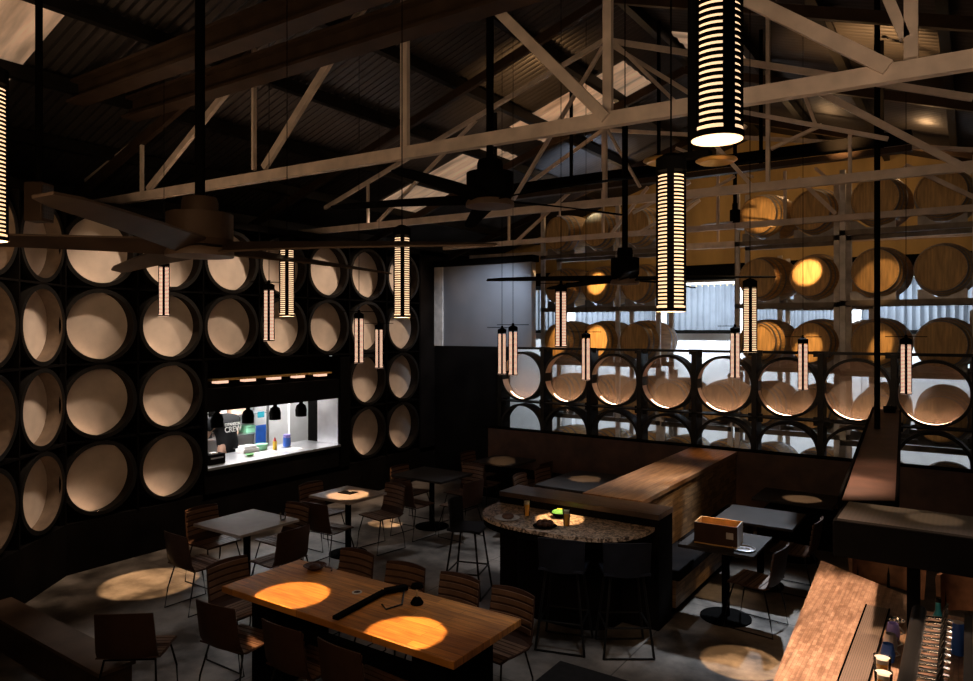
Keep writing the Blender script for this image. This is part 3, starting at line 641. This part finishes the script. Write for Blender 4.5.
# ------------------------------------------------------------------ slotted tube pendants
def mk_pendant(D, L, pitch, mat, cross, bw, nbar=4, rot=20, duty=.48):
    def f():
        e = empty('tube_pendant', (0, 0, 0)); r = D/2
        MB().lathe([(r*.87, .02), (r*.87, L-.04)], 24).build('glow_core', mat, e)
        m = MB(); n = int((L-.06)/pitch)
        for i in range(n+1):
            z = .022+i*pitch; h = pitch*duty
            m.lathe([(r*.88, z), (r*.98, z), (r*.98, z+h), (r*.88, z+h)], 28, closed=True)
        m.build('fins', 'matt_black', e)
        m = MB()
        for k in range(nbar):
            a = R(rot+k*360/nbar)
            m.lathe([(r*.84, .004), (r*1.01, .004), (r*1.01, L), (r*.84, L)], 6, closed=True, a0=a-bw/2, a1=a+bw/2)
        m.build('stave', 'matt_black', e)
        MB().lathe([(r*1.02, L-.03), (r*1.02, L+.02), (r*.4, L+.04), (.001, L+.045)], 28).build('top_cap', 'matt_black', e)
        MB().lathe([(.0001, -.003), (r*.97, -.003), (r*.97, .02), (.0001, .02)], 28).build('bottom_diffuser', mat, e)
        MB().lathe([(r*.98, -.002), (r*1.02, -.002), (r*1.02, .012), (r*.98, .012)], 28, closed=True).build('bottom_ring', 'matt_black', e)
        if cross: MB().tube([(0, -cross, L+.05), (0, cross, L+.05)], .005, 6).tube([(0, 0, L+.04), (0, 0, L+.07)], .015).build('cross_wire', 'matt_black', e)
        MB().tube([(0, 0, L+.04), (0, 0, 5.4-2.9)], .004, 6).build('cable', 'matt_black', e)
        return e
    return f
PEN = Proto(mk_pendant(.115, .58, .015, 'tube_glow', 0, R(27), 4, 0, .48)); PENX = Proto(mk_pendant(.115, .58, .015, 'tube_glow_small', .2, R(26), 4, 0, .35))
S_ = 'slotted tube pendant '
# px, py of the bottom, distance, kind, label, pool on (px, py, z, diameter, strength)
for px, py, d, kd, l, pool in [
    (717, 139, 1.6, 0, 'nearest the camera, cut by the top edge', None), (671, 311, 2.8, 0, 'below the brass dishes, right of centre', None), (-11, 240, 2.5, 0, 'cut by the left edge', None),
    (287, 316, 5.46, 0, 'over the left end of the long timber table', (292, 595, .75, .56, .75)), (402, 317, 4.8, 0, 'over the right end of the long timber table', (405, 633, .75, .54, .75)), (750, 352, 6.0, 0, 'over the light pool on the floor by the bar', (741, 662, 0, .64, .55)),
    (164, 316, 7.9, 1, 'over the floor pool at the left', (150, 583, 0, 1.0, .5)), (269, 341, 7.6, 1, 'beside the pendant over the left end of the long table', None), (359, 363, 8.7, 1, 'left of the pair right of the hatch', (348, 495, .75, .5, .75)), (379, 368, 10.0, 1, 'right of the pair right of the hatch', (386, 523, 0, .5, .55)),
    (502, 374, 9.6, 1, 'left one of the pair before the grey panels', None), (513, 375, 8.9, 1, 'right one of the pair before the grey panels', (502, 461, .75, .42, .75)), (561, 347, 7.0, 1, 'over the salad on the half-round table', (560, 519, .96, .46, .75)), (586, 380, 9.3, 1, 'hanging lowest before the left barrels', (585, 479, .75, .42, .75)),
    (735, 378, 8.6, 1, 'left of the one before the middle barrels', None), (803, 390, 8.4, 1, 'before the sixth ring of the screen', (802, 499, .75, .42, .75)), (906, 394, 7.8, 1, 'at the right, beside the black pole', None)]:
    p = deep(px, py, d); o = (PEN, PENX)[kd].put(p, math.atan2(-p.y, -p.x)+(R(27) if d < 2 else R(random.uniform(-4, 4))), S_+l, 'pendant lamp', 'slotted tube pendants')
    if d < 6.5: point('pendant_light', (p.x, p.y, p.z-.05), (1.2 if d < 2 else 3), WARM, .05)
    if pool:
        qx, qy, qz, dia, E_ = pool; t = at(qx, qy, qz); src = Vector((p.x, p.y, p.z-.008)); ds = (t-src).length
        spot('pool_light', src, t, 3600*E_*(ds/4.0)**2, 2*math.degrees(math.atan(dia/2/ds))*1.05, (1, .62, .32), .16, .02)
for o in list(SC.objects):
    if o.name.startswith('cable') and o.parent and o.parent.name.startswith('tube_pendant'):
        z = o.parent.location.z; L = .58
        top = roofz(o.parent.location.x)-.04-z
        me = o.data.copy(); o.data = me
        for v in me.vertices:
            if v.co.z > L+.3: v.co.z = top
p = deep(690, 163, 3.5)
e = empty('brass_dish_light', (p.x, p.y, p.z), 0, 'two shallow brass dish lamps on a black bracket behind the pendant right of centre', 'lamp')
for s_ in (-1, 1):
    c = (RT.x*.13*s_, RT.y*.13*s_, 0)
    MB().lathe([(.02, .02), (.08, .0), (.10, .012), (.096, .018), (.08, .008), (.02, .03)], 28, c=c, closed=True).build('dish', 'brass', e)
MB().box(-.1, .1, -.03, .03, .02, .05).tube([(0, 0, .05), (0, 0, roofz(p.x)-.04-p.z)], .012).build('bracket', 'matt_black', e)
point('dish_light', (p.x+.1, p.y-.1, p.z-.12), 1.0, AMB, .03)
# ------------------------------------------------------------------ chairs
def mk_chair():
    e = empty('dining_chair', (0, 0, 0)); w2 = .215   # faces +y
    shell = [(.20, .43), (.12, .435), (-.02, .425), (-.13, .425), (-.19, .45), (-.215, .50), (-.235, .62), (-.26, .80)]
    MB().profile([(y, z) for y, z in shell[:5]], .012, -w2, w2).build('seat', 'chair_back', e)
    m = MB()
    for i in range(7): y = .18-i*.05; z = .432 if i < 3 else .424; m.box(-w2+.01, w2-.01, y-.019, y+.019, z+.004, z+.016)
    m.build('seat_slats', 'chair_wood', e)
    vs = []; fs = []; nx = 8; bk = shell[4:]; rows = len(bk)
    for off in (0, .012):
        for (y, z) in bk:
            for i in range(nx+1):
                t = i/nx*2-1; vs.append((t*w2*(1-.06*max(0, (z-.45)/.35)), y+.035*t*t-off, z-(.012*t*t if z > .75 else 0)))
    q = rows*(nx+1)
    for r_ in range(rows-1):
        for i in range(nx): a = r_*(nx+1)+i; fs.append((a, a+1, a+nx+2, a+nx+1)); fs.append((q+a, q+a+nx+1, q+a+nx+2, q+a+1))
    for r_ in range(rows-1):
        for i in (0, nx): a = r_*(nx+1)+i; fs.append((a, a+nx+1, q+a+nx+1, q+a))
    for i in range(nx): a = i; fs.append((a, q+a, q+a+1, a+1)); a = (rows-1)*(nx+1)+i; fs.append((a, a+1, q+a+1, q+a))
    MB().add(vs, fs).build('backrest', 'chair_back', e)
    m = MB()
    for k in range(5):
        z = .53+k*.055; y = -.215-(z-.5)*.145
        for i in range(6):
            t0, t1 = (i/6*2-1)*.93, ((i+1)/6*2-1)*.93
            m.bar((t0*w2, y+.035*t0*t0+.006, z), (t1*w2, y+.035*t1*t1+.006, z), .01, .038, (0, 0, 1))
    m.build('back_slats', 'chair_wood', e)
    for s_ in (-1, 1):
        x = s_*.18; xf = s_*.21
        MB().tube([(x, .15, .42), (xf, .20, .22), (xf, .23, .012), (xf, .0, .012), (xf, -.22, .012), (xf, -.19, .2), (x, -.13, .42)], .0075, 8).build('leg', 'black_steel', e)
    for y in (.15, -.13): MB().tube([(-.18, y, .415), (.18, y, .415)], .007).build('crossbar', 'black_steel', e)
    return e
CH = Proto(mk_chair)
def chair(x, y, face, where, grp):   # face = world heading in degrees (0 = +x)
    CH.put((x, y, 0), R(face-90), 'slatted wood chair '+where, 'chair', grp)
G1 = 'chairs around the small tables'; G2 = 'chairs around the long timber table'
chair(-6.47, 4.30, 88, 'on the near side of the first square table', G1); chair(-5.88, 4.85, 180, 'on the hall side of the first square table', G1)
chair(-6.98, 4.85, 0, 'between the drum wall and the first square table', G1); chair(-6.42, 5.33, -92, 'on the far side of the first square table', G1)
chair(-6.3, 5.93, 92, 'on the near side of the second square table', G1); chair(-6.22, 6.76, -100, 'on the far side of the second square table', G1); chair(-6.93, 6.42, 0, 'between the drum wall and the second square table', G1)
chair(-6.25, 7.42, 85, 'on the near side of the round based dark table', G1); chair(-6.75, 7.97, 0, 'on the wall side of the round based dark table', G1)
chair(-6.1, 8.38, -95, 'on the far side of the round based dark table', G1); chair(-5.68, 7.75, 175, 'on the hall side of the round based dark table', G1)
chair(-6.62, 9.52, 0, 'on the wall side of the far corner table', G1); chair(-6.2, 9.0, 90, 'on the near side of the far corner table', G1); chair(-5.55, 9.45, 180, 'on the hall side of the far corner table', G1)
chair(-4.95, 8.45, 5, 'near end of the left side of the table behind the half-round bar', G1); chair(-4.92, 9.0, -3, 'far end of the left side of the table behind the half-round bar', G1)
chair(-1.66, 6.98, 174, 'at the crate table', G1); chair(-1.55, 8.2, 178, 'at the dark table behind the crate table', G1); 
chair(-4.6, 3.42, 95, 'on the near side of the long timber table, leftmost of three', G2); chair(-3.88, 3.45, 90, 'on the near side of the long timber table, middle of three', G2); chair(-3.32, 3.45, 87, 'on the near side of the long timber table, rightmost of three', G2)
chair(-5.12, 3.85, 0, 'at the left end of the long timber table', G2)
chair(-4.6, 4.45, -90, 'far side of the long timber table, leftmost of four', G2); chair(-3.98, 4.42, -86, 'far side of the long timber table, second of four', G2)
chair(-3.45, 4.45, -92, 'far side of the long timber table, third of four', G2); chair(-2.93, 4.42, -95, 'far side of the long timber table, rightmost of four', G2)
chair(-5.1, 2.9, 128, 'alone at the lower left, dark back to the camera', 'lone chair')
del_ = None
# ------------------------------------------------------------------ tables
def mk_table(sx, sy, top, base_r=None, foot=.24):
    def f():
        e = empty('pedestal_table', (0, 0, 0))
        MB().box(-sx/2, sx/2, -sy/2, sy/2, .72, .75).build('tabletop', top, e, bevel=.003)
        MB().tube([(0, 0, .02), (0, 0, .715)], .038, 16).build('pedestal', 'matt_black', e)
        MB().lathe([(foot, 0), (foot, .012), (foot*.6, .02), (.04, .03)], 32).build('foot', 'matt_black', e)
        MB().box(-sx*.3, sx*.3, -.03, .03, .705, .72).box(-.03, .03, -sy*.3, sy*.3, .705, .72).build('top_bracket', 'matt_black', e)
        return e
    return f
GT = 'pedestal tables'
def table(x, y, sx, sy, top, label, foot=.24):
    o = mk_table(sx, sy, top, foot=foot)(); o.location = (x, y, 0); tag(o, label, 'table', GT); return o
table(-6.40, 4.85, .78, .76, 'grey_top', 'small square pale grey table nearest the drum wall corner'); table(-6.43, 6.38, .70, .66, 'grey_top', 'second square table with a round light pool on its top')
table(-6.33, 7.93, .9, .75, 'dark_top', 'dark table on a round foot before the last drums'); table(-6.05, 9.4, .75, .7, 'dark_top', 'far corner table with a light pool beside the back bench')
table(-4.4, 8.75, .75, 1.2, 'dark_top', 'dark table behind the half-round bar with a light pool'); table(-1.96, 7.03, .70, .74, 'dark_top', 'small table carrying the wooden crate')
table(-1.9, 8.17, .8, .75, 'dark_top', 'bare dark table between the crate table and the lit far table'); table(-1.75, 9.35, .9, .7, 'dark_top', 'farthest table right of the divider with a light pool')
e = empty('long_table', (-3.79, 3.91, 0), 0, 'long timber plank table with two pools of light on the top', 'table')
MB().box(-1.16, 1.16, -.4, .4, .70, .75).build('tabletop', 'table_wood', e, bevel=.004)
for x in (-.8, .86): MB().box(x-.14, x+.14, -.28, .28, 0, .70).build('leg_panel', 'matt_black', e, bevel=.004)
MB().box(-.66, .72, -.04, .04, .3, .4).build('rail', 'matt_black', e)
# things on the tables
def surf(px, py, z): p = at(px, py, z); return p
c = at(315, 569, .75)
item('woven_bowl', 'dark woven bowl near the far edge of the long timber table', 'bowl', c, [('bowl', 'dark_food', lambda m: m.lathe([(.05, 0), (.10, .035), (.094, .037), (.045, .008)], 28)), ('contents', 'dark_food', lambda m: m.sphere((0, .0, .022), .05, 8, .5)), ('handle', 'leather', lambda m: m.tube([(.07, .05, .02), (.13, .07, .012), (.17, .03, .01)], .008))])
c = at(357, 592.5, .75)
item('glass_coaster', 'small white ring coaster on the middle of the long table', 'coaster', c, [('rim', 'ceramic', lambda m: m.lathe([(.028, 0), (.038, 0), (.038, .006), (.028, .006)], 28, closed=True)), ('centre_disc', 'dark_food', lambda m: m.lathe([(.0001, .001), (.027, .001), (.027, .003), (.0001, .003)], 20))])
a, b, c_ = at(335, 620.5, .75), at(385, 594, .75), at(407, 590, .75)
e = empty('folded_piece', a, 0, 'long black folded strap lying across the long timber table', 'piece')
q = lambda v, dz=0: (v.x-a.x, v.y-a.y, dz)
MB().bar(q(a, .016), q(b, .022), .055, .028).bar(q(b, .022), q(c_, .024), .07, .034).build('piece', 'matt_black', e, bevel=.006)  # black bent bar laid on the tabletop
l1, l2, l3, l4 = at(382, 606, .75), at(386, 611, .75), at(402, 606, .75), at(404, 594, .75)
MB().tube([q(l1, .012), q(l2, .012), q(l3, .012), q(l4, .02)], .007).build('loop', 'black_steel', e)
c = at(417, 604, .75)
item('oil_lamp', 'small dark table lamp with a glass stem beside the black strap', 'lamp', c, [('lamp_base', 'matt_black', lambda m: m.lathe([(.045, 0), (.05, .012), (.03, .045), (.012, .055)], 24)), ('stem', 'steel', cyl(.008, .07, .055)), ('top_cap', 'matt_black', lambda m: m.lathe([(.012, .12), (.05, .125), (.04, .15), (.001, .16)], 24))])
c = at(283, 520, .75)
item('water_glass', 'small clear glass on the right corner of the first square table', 'glass', c, [('tumbler', 'pane_glass', lambda m: m.lathe([(.028, 0), (.034, .085), (.031, .085), (.025, .006)], 20)), ('glass_base', 'steel', cyl(.026, .006, 0))])
c = at(352, 493, .75)
item('menu_folder', 'dark menu folder lying in the light pool of the second square table', 'menu', c+Vector((-.05, -.03, 0)), [('cover', 'matt_black', lambda m: m.prism([(-.1, -.07), (.1, -.05), (.09, .09), (-.11, .06)], 0, .008)), ('clip', 'steel', lambda m: m.box(-.02, .02, .04, .055, .008, .012))])
# crate
e = empty('wooden_crate', (-2.0, 6.93, .7505), R(3), 'open wooden crate glowing inside, on the small table', 'crate')
MB().box(-.2, .2, -.13, .13, 0, .012).box(-.2, .2, .118, .13, .012, .2).box(-.2, -.188, -.118, .118, .012, .2).build('inner_boards', 'crate_wood', e)
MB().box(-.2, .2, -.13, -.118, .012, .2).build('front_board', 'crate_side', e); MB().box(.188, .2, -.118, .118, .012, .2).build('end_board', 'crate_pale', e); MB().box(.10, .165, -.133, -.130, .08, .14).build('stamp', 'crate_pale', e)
spot('pool_light', (-2.0, 6.93, 4.0), (-2.02, 6.98, .8), 900, 7.5, AMB, .3, .02)
c = at(747, 543, .75)
item('metal_tray', 'round metal tray in front of the crate', 'tray', (-1.74, 6.83, .7505), [('tray', 'steel', lambda m: m.lathe([(.001, .004), (.09, .004), (.105, .016), (.1, .017), (.088, .0), (.001, 0)], 32)), ('cutlery', 'chrome', lambda m: m.bar((-.06, -.02, .012), (.05, .03, .012), .012, .004).bar((-.05, .03, .012), (.06, -.01, .012), .012, .004))])
# ------------------------------------------------------------------ banquette wall, divider, half wall, half-round table
b = struct('wall_bench_back', MB().box(-6.95, .35, 10.28, 10.42, 0, 1.09), 'banquette')
MB().box(-6.95, .35, 10.27, 10.43, 1.09, 1.11).build('capping', 'matt_black', b)
for (x0, x1, l) in ((-6.9, -3.42, 'dark bench seat along the back wall, left of the divider'), (-2.25, .3, 'dark bench seat along the back wall, right of the divider')):
    e = empty('bench_seat', ((x0+x1)/2, 10.05, 0), 0, l, 'bench', 'built-in benches'); h = (x1-x0)/2
    MB().box(-h, h, -.2, .22, 0, .36).build('bench_base', 'black_wall', e); MB().box(-h, h, -.23, .22, .36, .46).build('cushion', 'bench_cushion', e, bevel=.02)
e = empty('timber_divider', (-3.03, 8.55, 0), 0, 'wide timber topped divider wall with wood block sides running to the back', 'divider')
MB().box(-.33, .33, -1.81, 1.71, 1.04, 1.09).build('plank_top', 'divider_top', e, bevel=.003); MB().box(-.31, .31, -1.8, 1.71, 0, 1.04).build('block_side', 'mosaic_side', e)
e = empty('bench_seat', (-2.47, 8.5, 0), 0, 'bench with wood block front and black cushions along the right side of the divider', 'bench', 'built-in benches')
MB().box(-.24, .1, -1.72, 1.3, .08, .34).build('bench_base', 'mosaic_side', e); MB().box(-.24, .06, -1.72, 1.3, 0, .08).build('plinth', 'matt_black', e)
for k in range(3): MB().box(-.24, .14, -1.72+k*1.005, -.73+k*1.005, .34, .45).build('cushion', 'bench_cushion', e, bevel=.02)
e = empty('half_wall', (-3.265, 6.54, 0), 0, 'black half wall with a flat dark wood cap behind the half-round table', 'half wall')
MB().box(-.885, .885, -.19, .19, 1.03, 1.08).build('wood_cap', 'half_top', e, bevel=.002); MB().box(-.88, .88, -.185, .185, 0, 1.03).build('body', 'black_wall', e)
e = empty('half_round_table', (-3.29, 6.348, 0), 0, 'high half-round table with a mottled top fixed to the black half wall', 'table')
pts = [(.87*math.copysign(abs(math.cos(t))**.75, math.cos(t)), -.72*abs(math.sin(t))**.75) for t in [PI*i/36 for i in range(37)]]
MB().prism(pts, .925, .96).build('tabletop', 'marbled_top', e); MB().prism([(x*.985, y*.985) for x, y in pts], .86, .925).build('apron', 'matt_black', e)
MB().prism([(x*.62, y*.55) for x, y in pts], 0, .86).build('base', 'black_wall', e)
def on(px, py): return at(px, py, .96)
c = on(507, 519)
item('plate_of_food', 'white plate with a dark sandwich at the left of the half-round table', 'plate', c, [('plate', 'ceramic', lambda m: m.lathe([(.001, .004), (.08, .004), (.125, .018), (.12, .02), (.075, .009), (.001, .009)], 32)), ('food', 'leather', lambda m: m.sphere((.01, 0, .03), .06, 8, .5)), ('garnish', 'leather', lambda m: m.sphere((-.04, .03, .025), .025, 8, .6))])
c = on(560, 517)
item('salad_bowl', 'dark bowl heaped with green salad in the light pool', 'bowl', c, [('bowl', 'matt_black', lambda m: m.lathe([(.05, 0), (.10, .05), (.095, .052), (.045, .01)], 28)), ('salad', 'green', lambda m: m.sphere((0, 0, .045), .082, 10, .38)), ('cheese', 'yellow', lambda m: m.bar((-.03, 0, .078), (.03, .02, .076), .02, .01))])
c = on(545, 527)
item('plate_of_wings', 'black plate of dark roasted bites in front of the salad', 'plate', c, [('plate', 'matt_black', lambda m: m.lathe([(.001, .003), (.09, .003), (.115, .014), (.11, .016), (.085, .008), (.001, .008)], 28))]+[('bite', 'dark_food', (lambda a: (lambda m: m.sphere((.055*math.cos(a), .055*math.sin(a), .035), .032, 7, .8)))(k*1.05)) for k in range(6)])
for px, py, l in ((527, 516, 'glass of beer with a pale head beside the sandwich plate'), (566.5, 526, 'glass of beer glowing in the light pool beside the salad')):
    item('beer_glass', l, 'glass', on(px, py), [('beer', 'beer', lambda m: m.lathe([(.024, .006), (.033, .12)], 20)), ('foam_head', 'foam', lambda m: m.lathe([(.033, .12), (.035, .145), (.001, .148)], 20)), ('tumbler', 'pane_glass', lambda m: m.lathe([(.027, 0), (.038, .16), (.036, .16), (.026, .005)], 20))], 'beer glasses')
# ------------------------------------------------------------------ stools
def mk_stool():
    e = empty('bar_stool', (0, 0, 0)); w2 = .2
    MB().profile([(.19, .69), (.1, .70), (-.1, .69), (-.17, .70)], .02, -w2, w2).build('seat', 'stool_shell', e)
    vs = []; fs = []; n = 10
    for off in (0, .016):
        for j, z in enumerate((.69, .79, .90, .99)):
            for i in range(n+1): t = i/n*2-1; vs.append((t*w2*(1+.05*j/3), -.17-.02*j/3+.06*t*t-off, z-(.02*abs(t)**3 if j == 3 else 0)))
    q = 4*(n+1)
    for j in range(3):
        for i in range(n): a = j*(n+1)+i; fs += [(a, a+1, a+n+2, a+n+1), (q+a, q+a+n+1, q+a+n+2, q+a+1)]
        for i in (0, n): a = j*(n+1)+i; fs.append((a, a+n+1, q+a+n+1, q+a))
    for i in range(n): a = i; fs.append((a, q+a, q+a+1, a+1)); a = 3*(n+1)+i; fs.append((a, a+1, q+a+1, q+a))
    MB().add(vs, fs).build('backrest', 'stool_shell', e)
    for sx in (-1, 1):
        for sy in (-1, 1): MB().tube([(sx*.14, sy*.12, .68), (sx*.215, sy*.205, .008)], .011, 8).build('leg', 'black_steel', e)
    k = .26; f = (.68-k)/.672
    a, b = .14+.075*f, .12+.085*f
    MB().tube([(-a, b, k), (a, b, k)], .009).tube([(-a, -b, k), (a, -b, k)], .009).tube([(a, -b, k), (a, b, k)], .009).tube([(-a, -b, k), (-a, b, k)], .009).build('footrest', 'black_steel', e)
    for y in (.2, -.2): MB().tube([(-.215, y, .01), (.215, y, .01)], .009).build('floor_rail', 'black_steel', e)
    return e
ST = Proto(mk_stool)
GS = 'black bar stools at the half-round table'
ST.put((-2.50, 5.82, 0), R(35), 'black bar stool at the right end of the half-round table', 'stool', GS); ST.put((-2.98, 5.62, 0), R(16), 'black bar stool in front of the half-round table, nearest the camera', 'stool', GS)
ST.put((-4.42, 6.15, 0), R(-72), 'black bar stool at the left side of the half-round table', 'stool', GS)
# ------------------------------------------------------------------ bar: counter, drain mat, taps, hood, shelf
pl = [(-.93, 5.89), (-.31, 5.41), (-.29, 5.2), (.5, 5.2), (.5, 2.9), (-.76, 2.9)]
e = empty('bar_counter', (0, 0, 0), 0, 'bright bar counter topped with small wood mosaic at the lower right', 'counter')
MB().prism(pl, 1.0, 1.05).build('countertop', 'bar_mosaic', e, smooth=False); MB().prism([(-.86, 5.75), (-.3, 5.3), (.5, 5.1), (.5, 2.9), (-.70, 2.9)], 0, 1.0).build('front_panel', 'black_wall', e, smooth=False)
e = empty('drain_mat', (-.475, 4.2, 1.0505), 0, 'long black perforated drain mat on the bar counter', 'mat')
MB().box(-.06, .06, -.9, .88, 0, .008).build('grid', 'drain_mat', e); MB().box(-.068, -.06, -.9, .88, 0, .012).box(.06, .068, -.9, .88, 0, .012).build('rim', 'matt_black', e)
e = empty('glass_rinser', (-.36, 4.85, 1.0505), 0, 'chrome glass rinser with a spray cross beside the drain mat', 'rinser')
MB().lathe([(.001, .004), (.04, .004), (.05, .03), (.046, .03), (.036, 0)], 24).build('cup', 'chrome', e); MB().bar((-.04, 0, .02), (.04, 0, .02), .006, .004).bar((0, -.04, .02), (0, .04, .02), .006, .004).build('spray_cross', 'chrome', e)
for k, (y, l, ma) in enumerate([(4.62, 'violet tinted jug beside the tap bar, farthest of three', 'violet'), (4.45, 'steel jug beside the tap bar, middle of three', 'steel'), (4.3, 'dark jug beside the tap bar, nearest of three', 'blue')]):
    item('small_jug', l, 'jug', (-.355, y, 1.0505), [('jug_body', ma, lambda m: m.lathe([(.03, 0), (.035, .04), (.026, .09), (.024, .09), (.03, .005)], 18)), ('handle', 'steel', lambda m: m.tube([(.03, 0, .03), (.055, 0, .045), (.03, 0, .075)], .004))], 'jugs on the bar')
for k, y in enumerate((3.95, 3.78)):
    item('beer_glass', f'full pale beer glass under the taps, {["farther", "nearer"][k]} of the two', 'glass', (-.35+.02*k, y, 1.0505), [('beer', 'beer', lambda m: m.lathe([(.028, .006), (.036, .13)], 20)), ('foam_head', 'foam', lambda m: m.lathe([(.036, .13), (.037, .15), (.001, .152)], 20)), ('tumbler', 'pane_glass', lambda m: m.lathe([(.03, 0), (.04, .16), (.038, .16), (.028, .005)], 20))], 'beer glasses under the taps')
e = empty('beer_tap_tower', (-.22, 3.95, 1.05), 0, 'T shaped beer tap tower with a row of chrome taps at the lower right', 'beer taps')
MB().tube([(0, -.68, .25), (0, .48, .25)], .035, 16).build('manifold', 'black_steel', e)
for y in (-.4, .25): MB().tube([(0, y, 0), (0, y, .23)], .03, 14).lathe([(.055, 0), (.055, .012), (.03, .02)], 20, c=(0, y, 0)).build('column', 'black_steel', e)
for k in range(14):
    y = -.6+k*.077
    t = MB().tube([(.03, y, .25), (.10, y, .255), (.15, y, .25)], [.012, .015, .012], 10).tube([(.13, y, .25), (.135, y, .20), (.14, y, .165)], .008).build('tap', 'chrome', e)
    MB().tube([(.11, y, .26), (.115, y, .30), (.13, y, .345)], [.006, .010, .007], 8).build('tap_handle', ('chrome', 'black_steel')[k % 3 == 2], t)
MB().box(.20, .235, -.65, .52, .22, .27).build('drip_rail', 'black_steel', e)
for y in (-.5, .4): MB().box(.205, .23, y, y+.03, 0, .22).build('rail_support', 'black_steel', e)
c = (-.14, 4.62, 1.0505)
item('teal_bottle', 'teal glass bottle standing behind the tap tower', 'bottle', c, [('bottle_body', 'teal', lambda m: m.lathe([(.034, 0), (.036, .15), (.014, .21), (.013, .26)], 20)), ('cap', 'black_steel', lambda m: m.lathe([(.015, .255), (.015, .28), (.001, .281)], 14))])
item('blue_bottle', 'blue can standing beside the teal bottle', 'can', (-.05, 4.6, 1.0505), [('bottle_body', 'blue', lambda m: m.lathe([(.03, 0), (.033, .01), (.033, .16), (.028, .17)], 20)), ('lid', 'steel', lambda m: m.lathe([(.028, .17), (.028, .174), (.001, .174)], 20))])
for k, (x, y) in enumerate([(.04, 4.45), (.09, 4.3)]):
    item('steel_shaker', f'steel cocktail shaker right of the taps, {["farther", "nearer"][k]} one', 'shaker', (x, y, 1.0505), [('cup', 'steel', lambda m: m.lathe([(.03, 0), (.042, .14), (.03, .18)], 20)), ('cap', 'chrome', lambda m: m.lathe([(.018, .18), (.016, .22), (.001, .225)], 16))], 'shakers on the bar')
e = empty('bar_hood', (0, 4.38, 1.6), 0, 'black suspended hood over the bar with a perforated top', 'hood')
MB().box(-.6, .5, -.22, .24, 0, .19).build('hood_body', 'matt_black', e, bevel=.003); MB().box(-.58, .5, -.21, .235, .19, .2).build('perforated_top', 'perforated', e)
MB().box(-.28, -.22, .1, .16, -.55, 0).build('support_post', 'matt_black', e)
for px, py in ((935, 519), (893, 507)):
    t = at(px, py, 1.8); spot('hood_light', (t.x, t.y+.1, 4.4), t, 500, 6, WARM, .3, .02)
e = empty('long_shelf', (-.75, 7.4, 1.72), 0, 'long narrow brown topped black shelf running from the bar hood to the back', 'shelf')
MB().prism([(.13, -2.76), (.39, -2.6), (.03, 2.85), (-.25, 2.85)], .075, .08).build('shelf_top', 'banquette', e, smooth=False)
MB().prism([(.11, -2.78), (.41, -2.6), (.05, 2.86), (-.27, 2.86)], -.12, .075).prism([(.11, -2.78), (.125, -2.77), (-.25, 2.86), (-.27, 2.86)], .075, .10).prism([(.40, -2.6), (.41, -2.6), (.05, 2.86), (.035, 2.86)], .075, .10).build('tray_body', 'matt_black', e, smooth=False)
MB().prism([(-.1, 2.4), (.02, 2.4), (.0, 2.75), (-.14, 2.75)], .08, .13).build('end_plate', 'matt_black', e, smooth=False)
MB().tube([(-.02, .78, .08), (-.02, .78, roofz(-.77)-1.72-.04)], .028, 12).build('hanger_pole', 'matt_black', e)
def mk_lean():
    e = empty('leather_stool', (0, 0, 0))
    MB().lathe([(.24, .88), (.255, 1.11), (.245, 1.14), (.225, 1.14), (.22, .88)], 24, closed=True, a0=R(10), a1=R(170)).build('backrest', 'tan_leather', e)
    MB().lathe([(.2, .76), (.22, .79), (.2, .83), (.001, .84)], 28).build('seat', 'leather', e)
    for a in (45, 135, 225, 315): MB().tube([(.13*math.cos(R(a)), .13*math.sin(R(a)), .76), (.2*math.cos(R(a)), .2*math.sin(R(a)), .01)], .012).build('leg', 'black_steel', e)
    for a in (30, 90, 150): MB().tube([(.215*math.cos(R(a)), .215*math.sin(R(a)), .79), (.235*math.cos(R(a)), .235*math.sin(R(a)), 1.03)], .012).build('back_post', 'black_steel', e)
    MB().lathe([(.165, .3), (.18, .3), (.18, .315), (.165, .315)], 24, closed=True).build('foot_ring', 'black_steel', e); return e
LS = Proto(mk_lean)
LS.put((-.50, 5.88, 0), R(0), 'curved brown leather stool behind the bar counter, left one', 'stool', 'leather stools behind the bar'); LS.put((.06, 5.66, 0), R(0), 'curved brown leather stool behind the bar counter, right one beyond the post', 'stool', 'leather stools behind the bar')
for x, y, tx, ty, pw, an in ((-1.35, 3.9, -.6, 3.95, 900, 34), (-1.35, 5.1, -.62, 5.1, 700, 28), (-.45, 5.3, -.45, 5.85, 130, 36)):
    spot('bar_light', (x, y, 3.7), (tx, ty, 1.05), pw, an, (1, .68, .48), .8, .05)
spot('bar_light', (.45, 3.9, 3.2), (-.1, 3.9, 1.3), 160, 36, (1, .75, .6), .8, .05)  # added spot to brighten the tap chrome
# ------------------------------------------------------------------ thin dark sheet on the floor, low kerb at the left
tag(MB().box(-2.85, -2.1, 4.5, 5.3, 0, .015).build('floor_surface', 'rubber', bevel=.004), 'thin black sheet on the floor at the bottom edge beside the timber table', 'mat')
e = empty('low_kerb', (-6.35, 2.84, 0), R(-1), 'low dark timber kerb crossing the floor at the lower left corner', 'kerb')
MB().box(-1.05, 1.1, -.12, .12, 0, .27).build('kerb_body', 'dark_beam', e); MB().box(-1.07, 1.12, -.14, .14, .27, .3).build('kerb_cap', 'blade_wood', e)
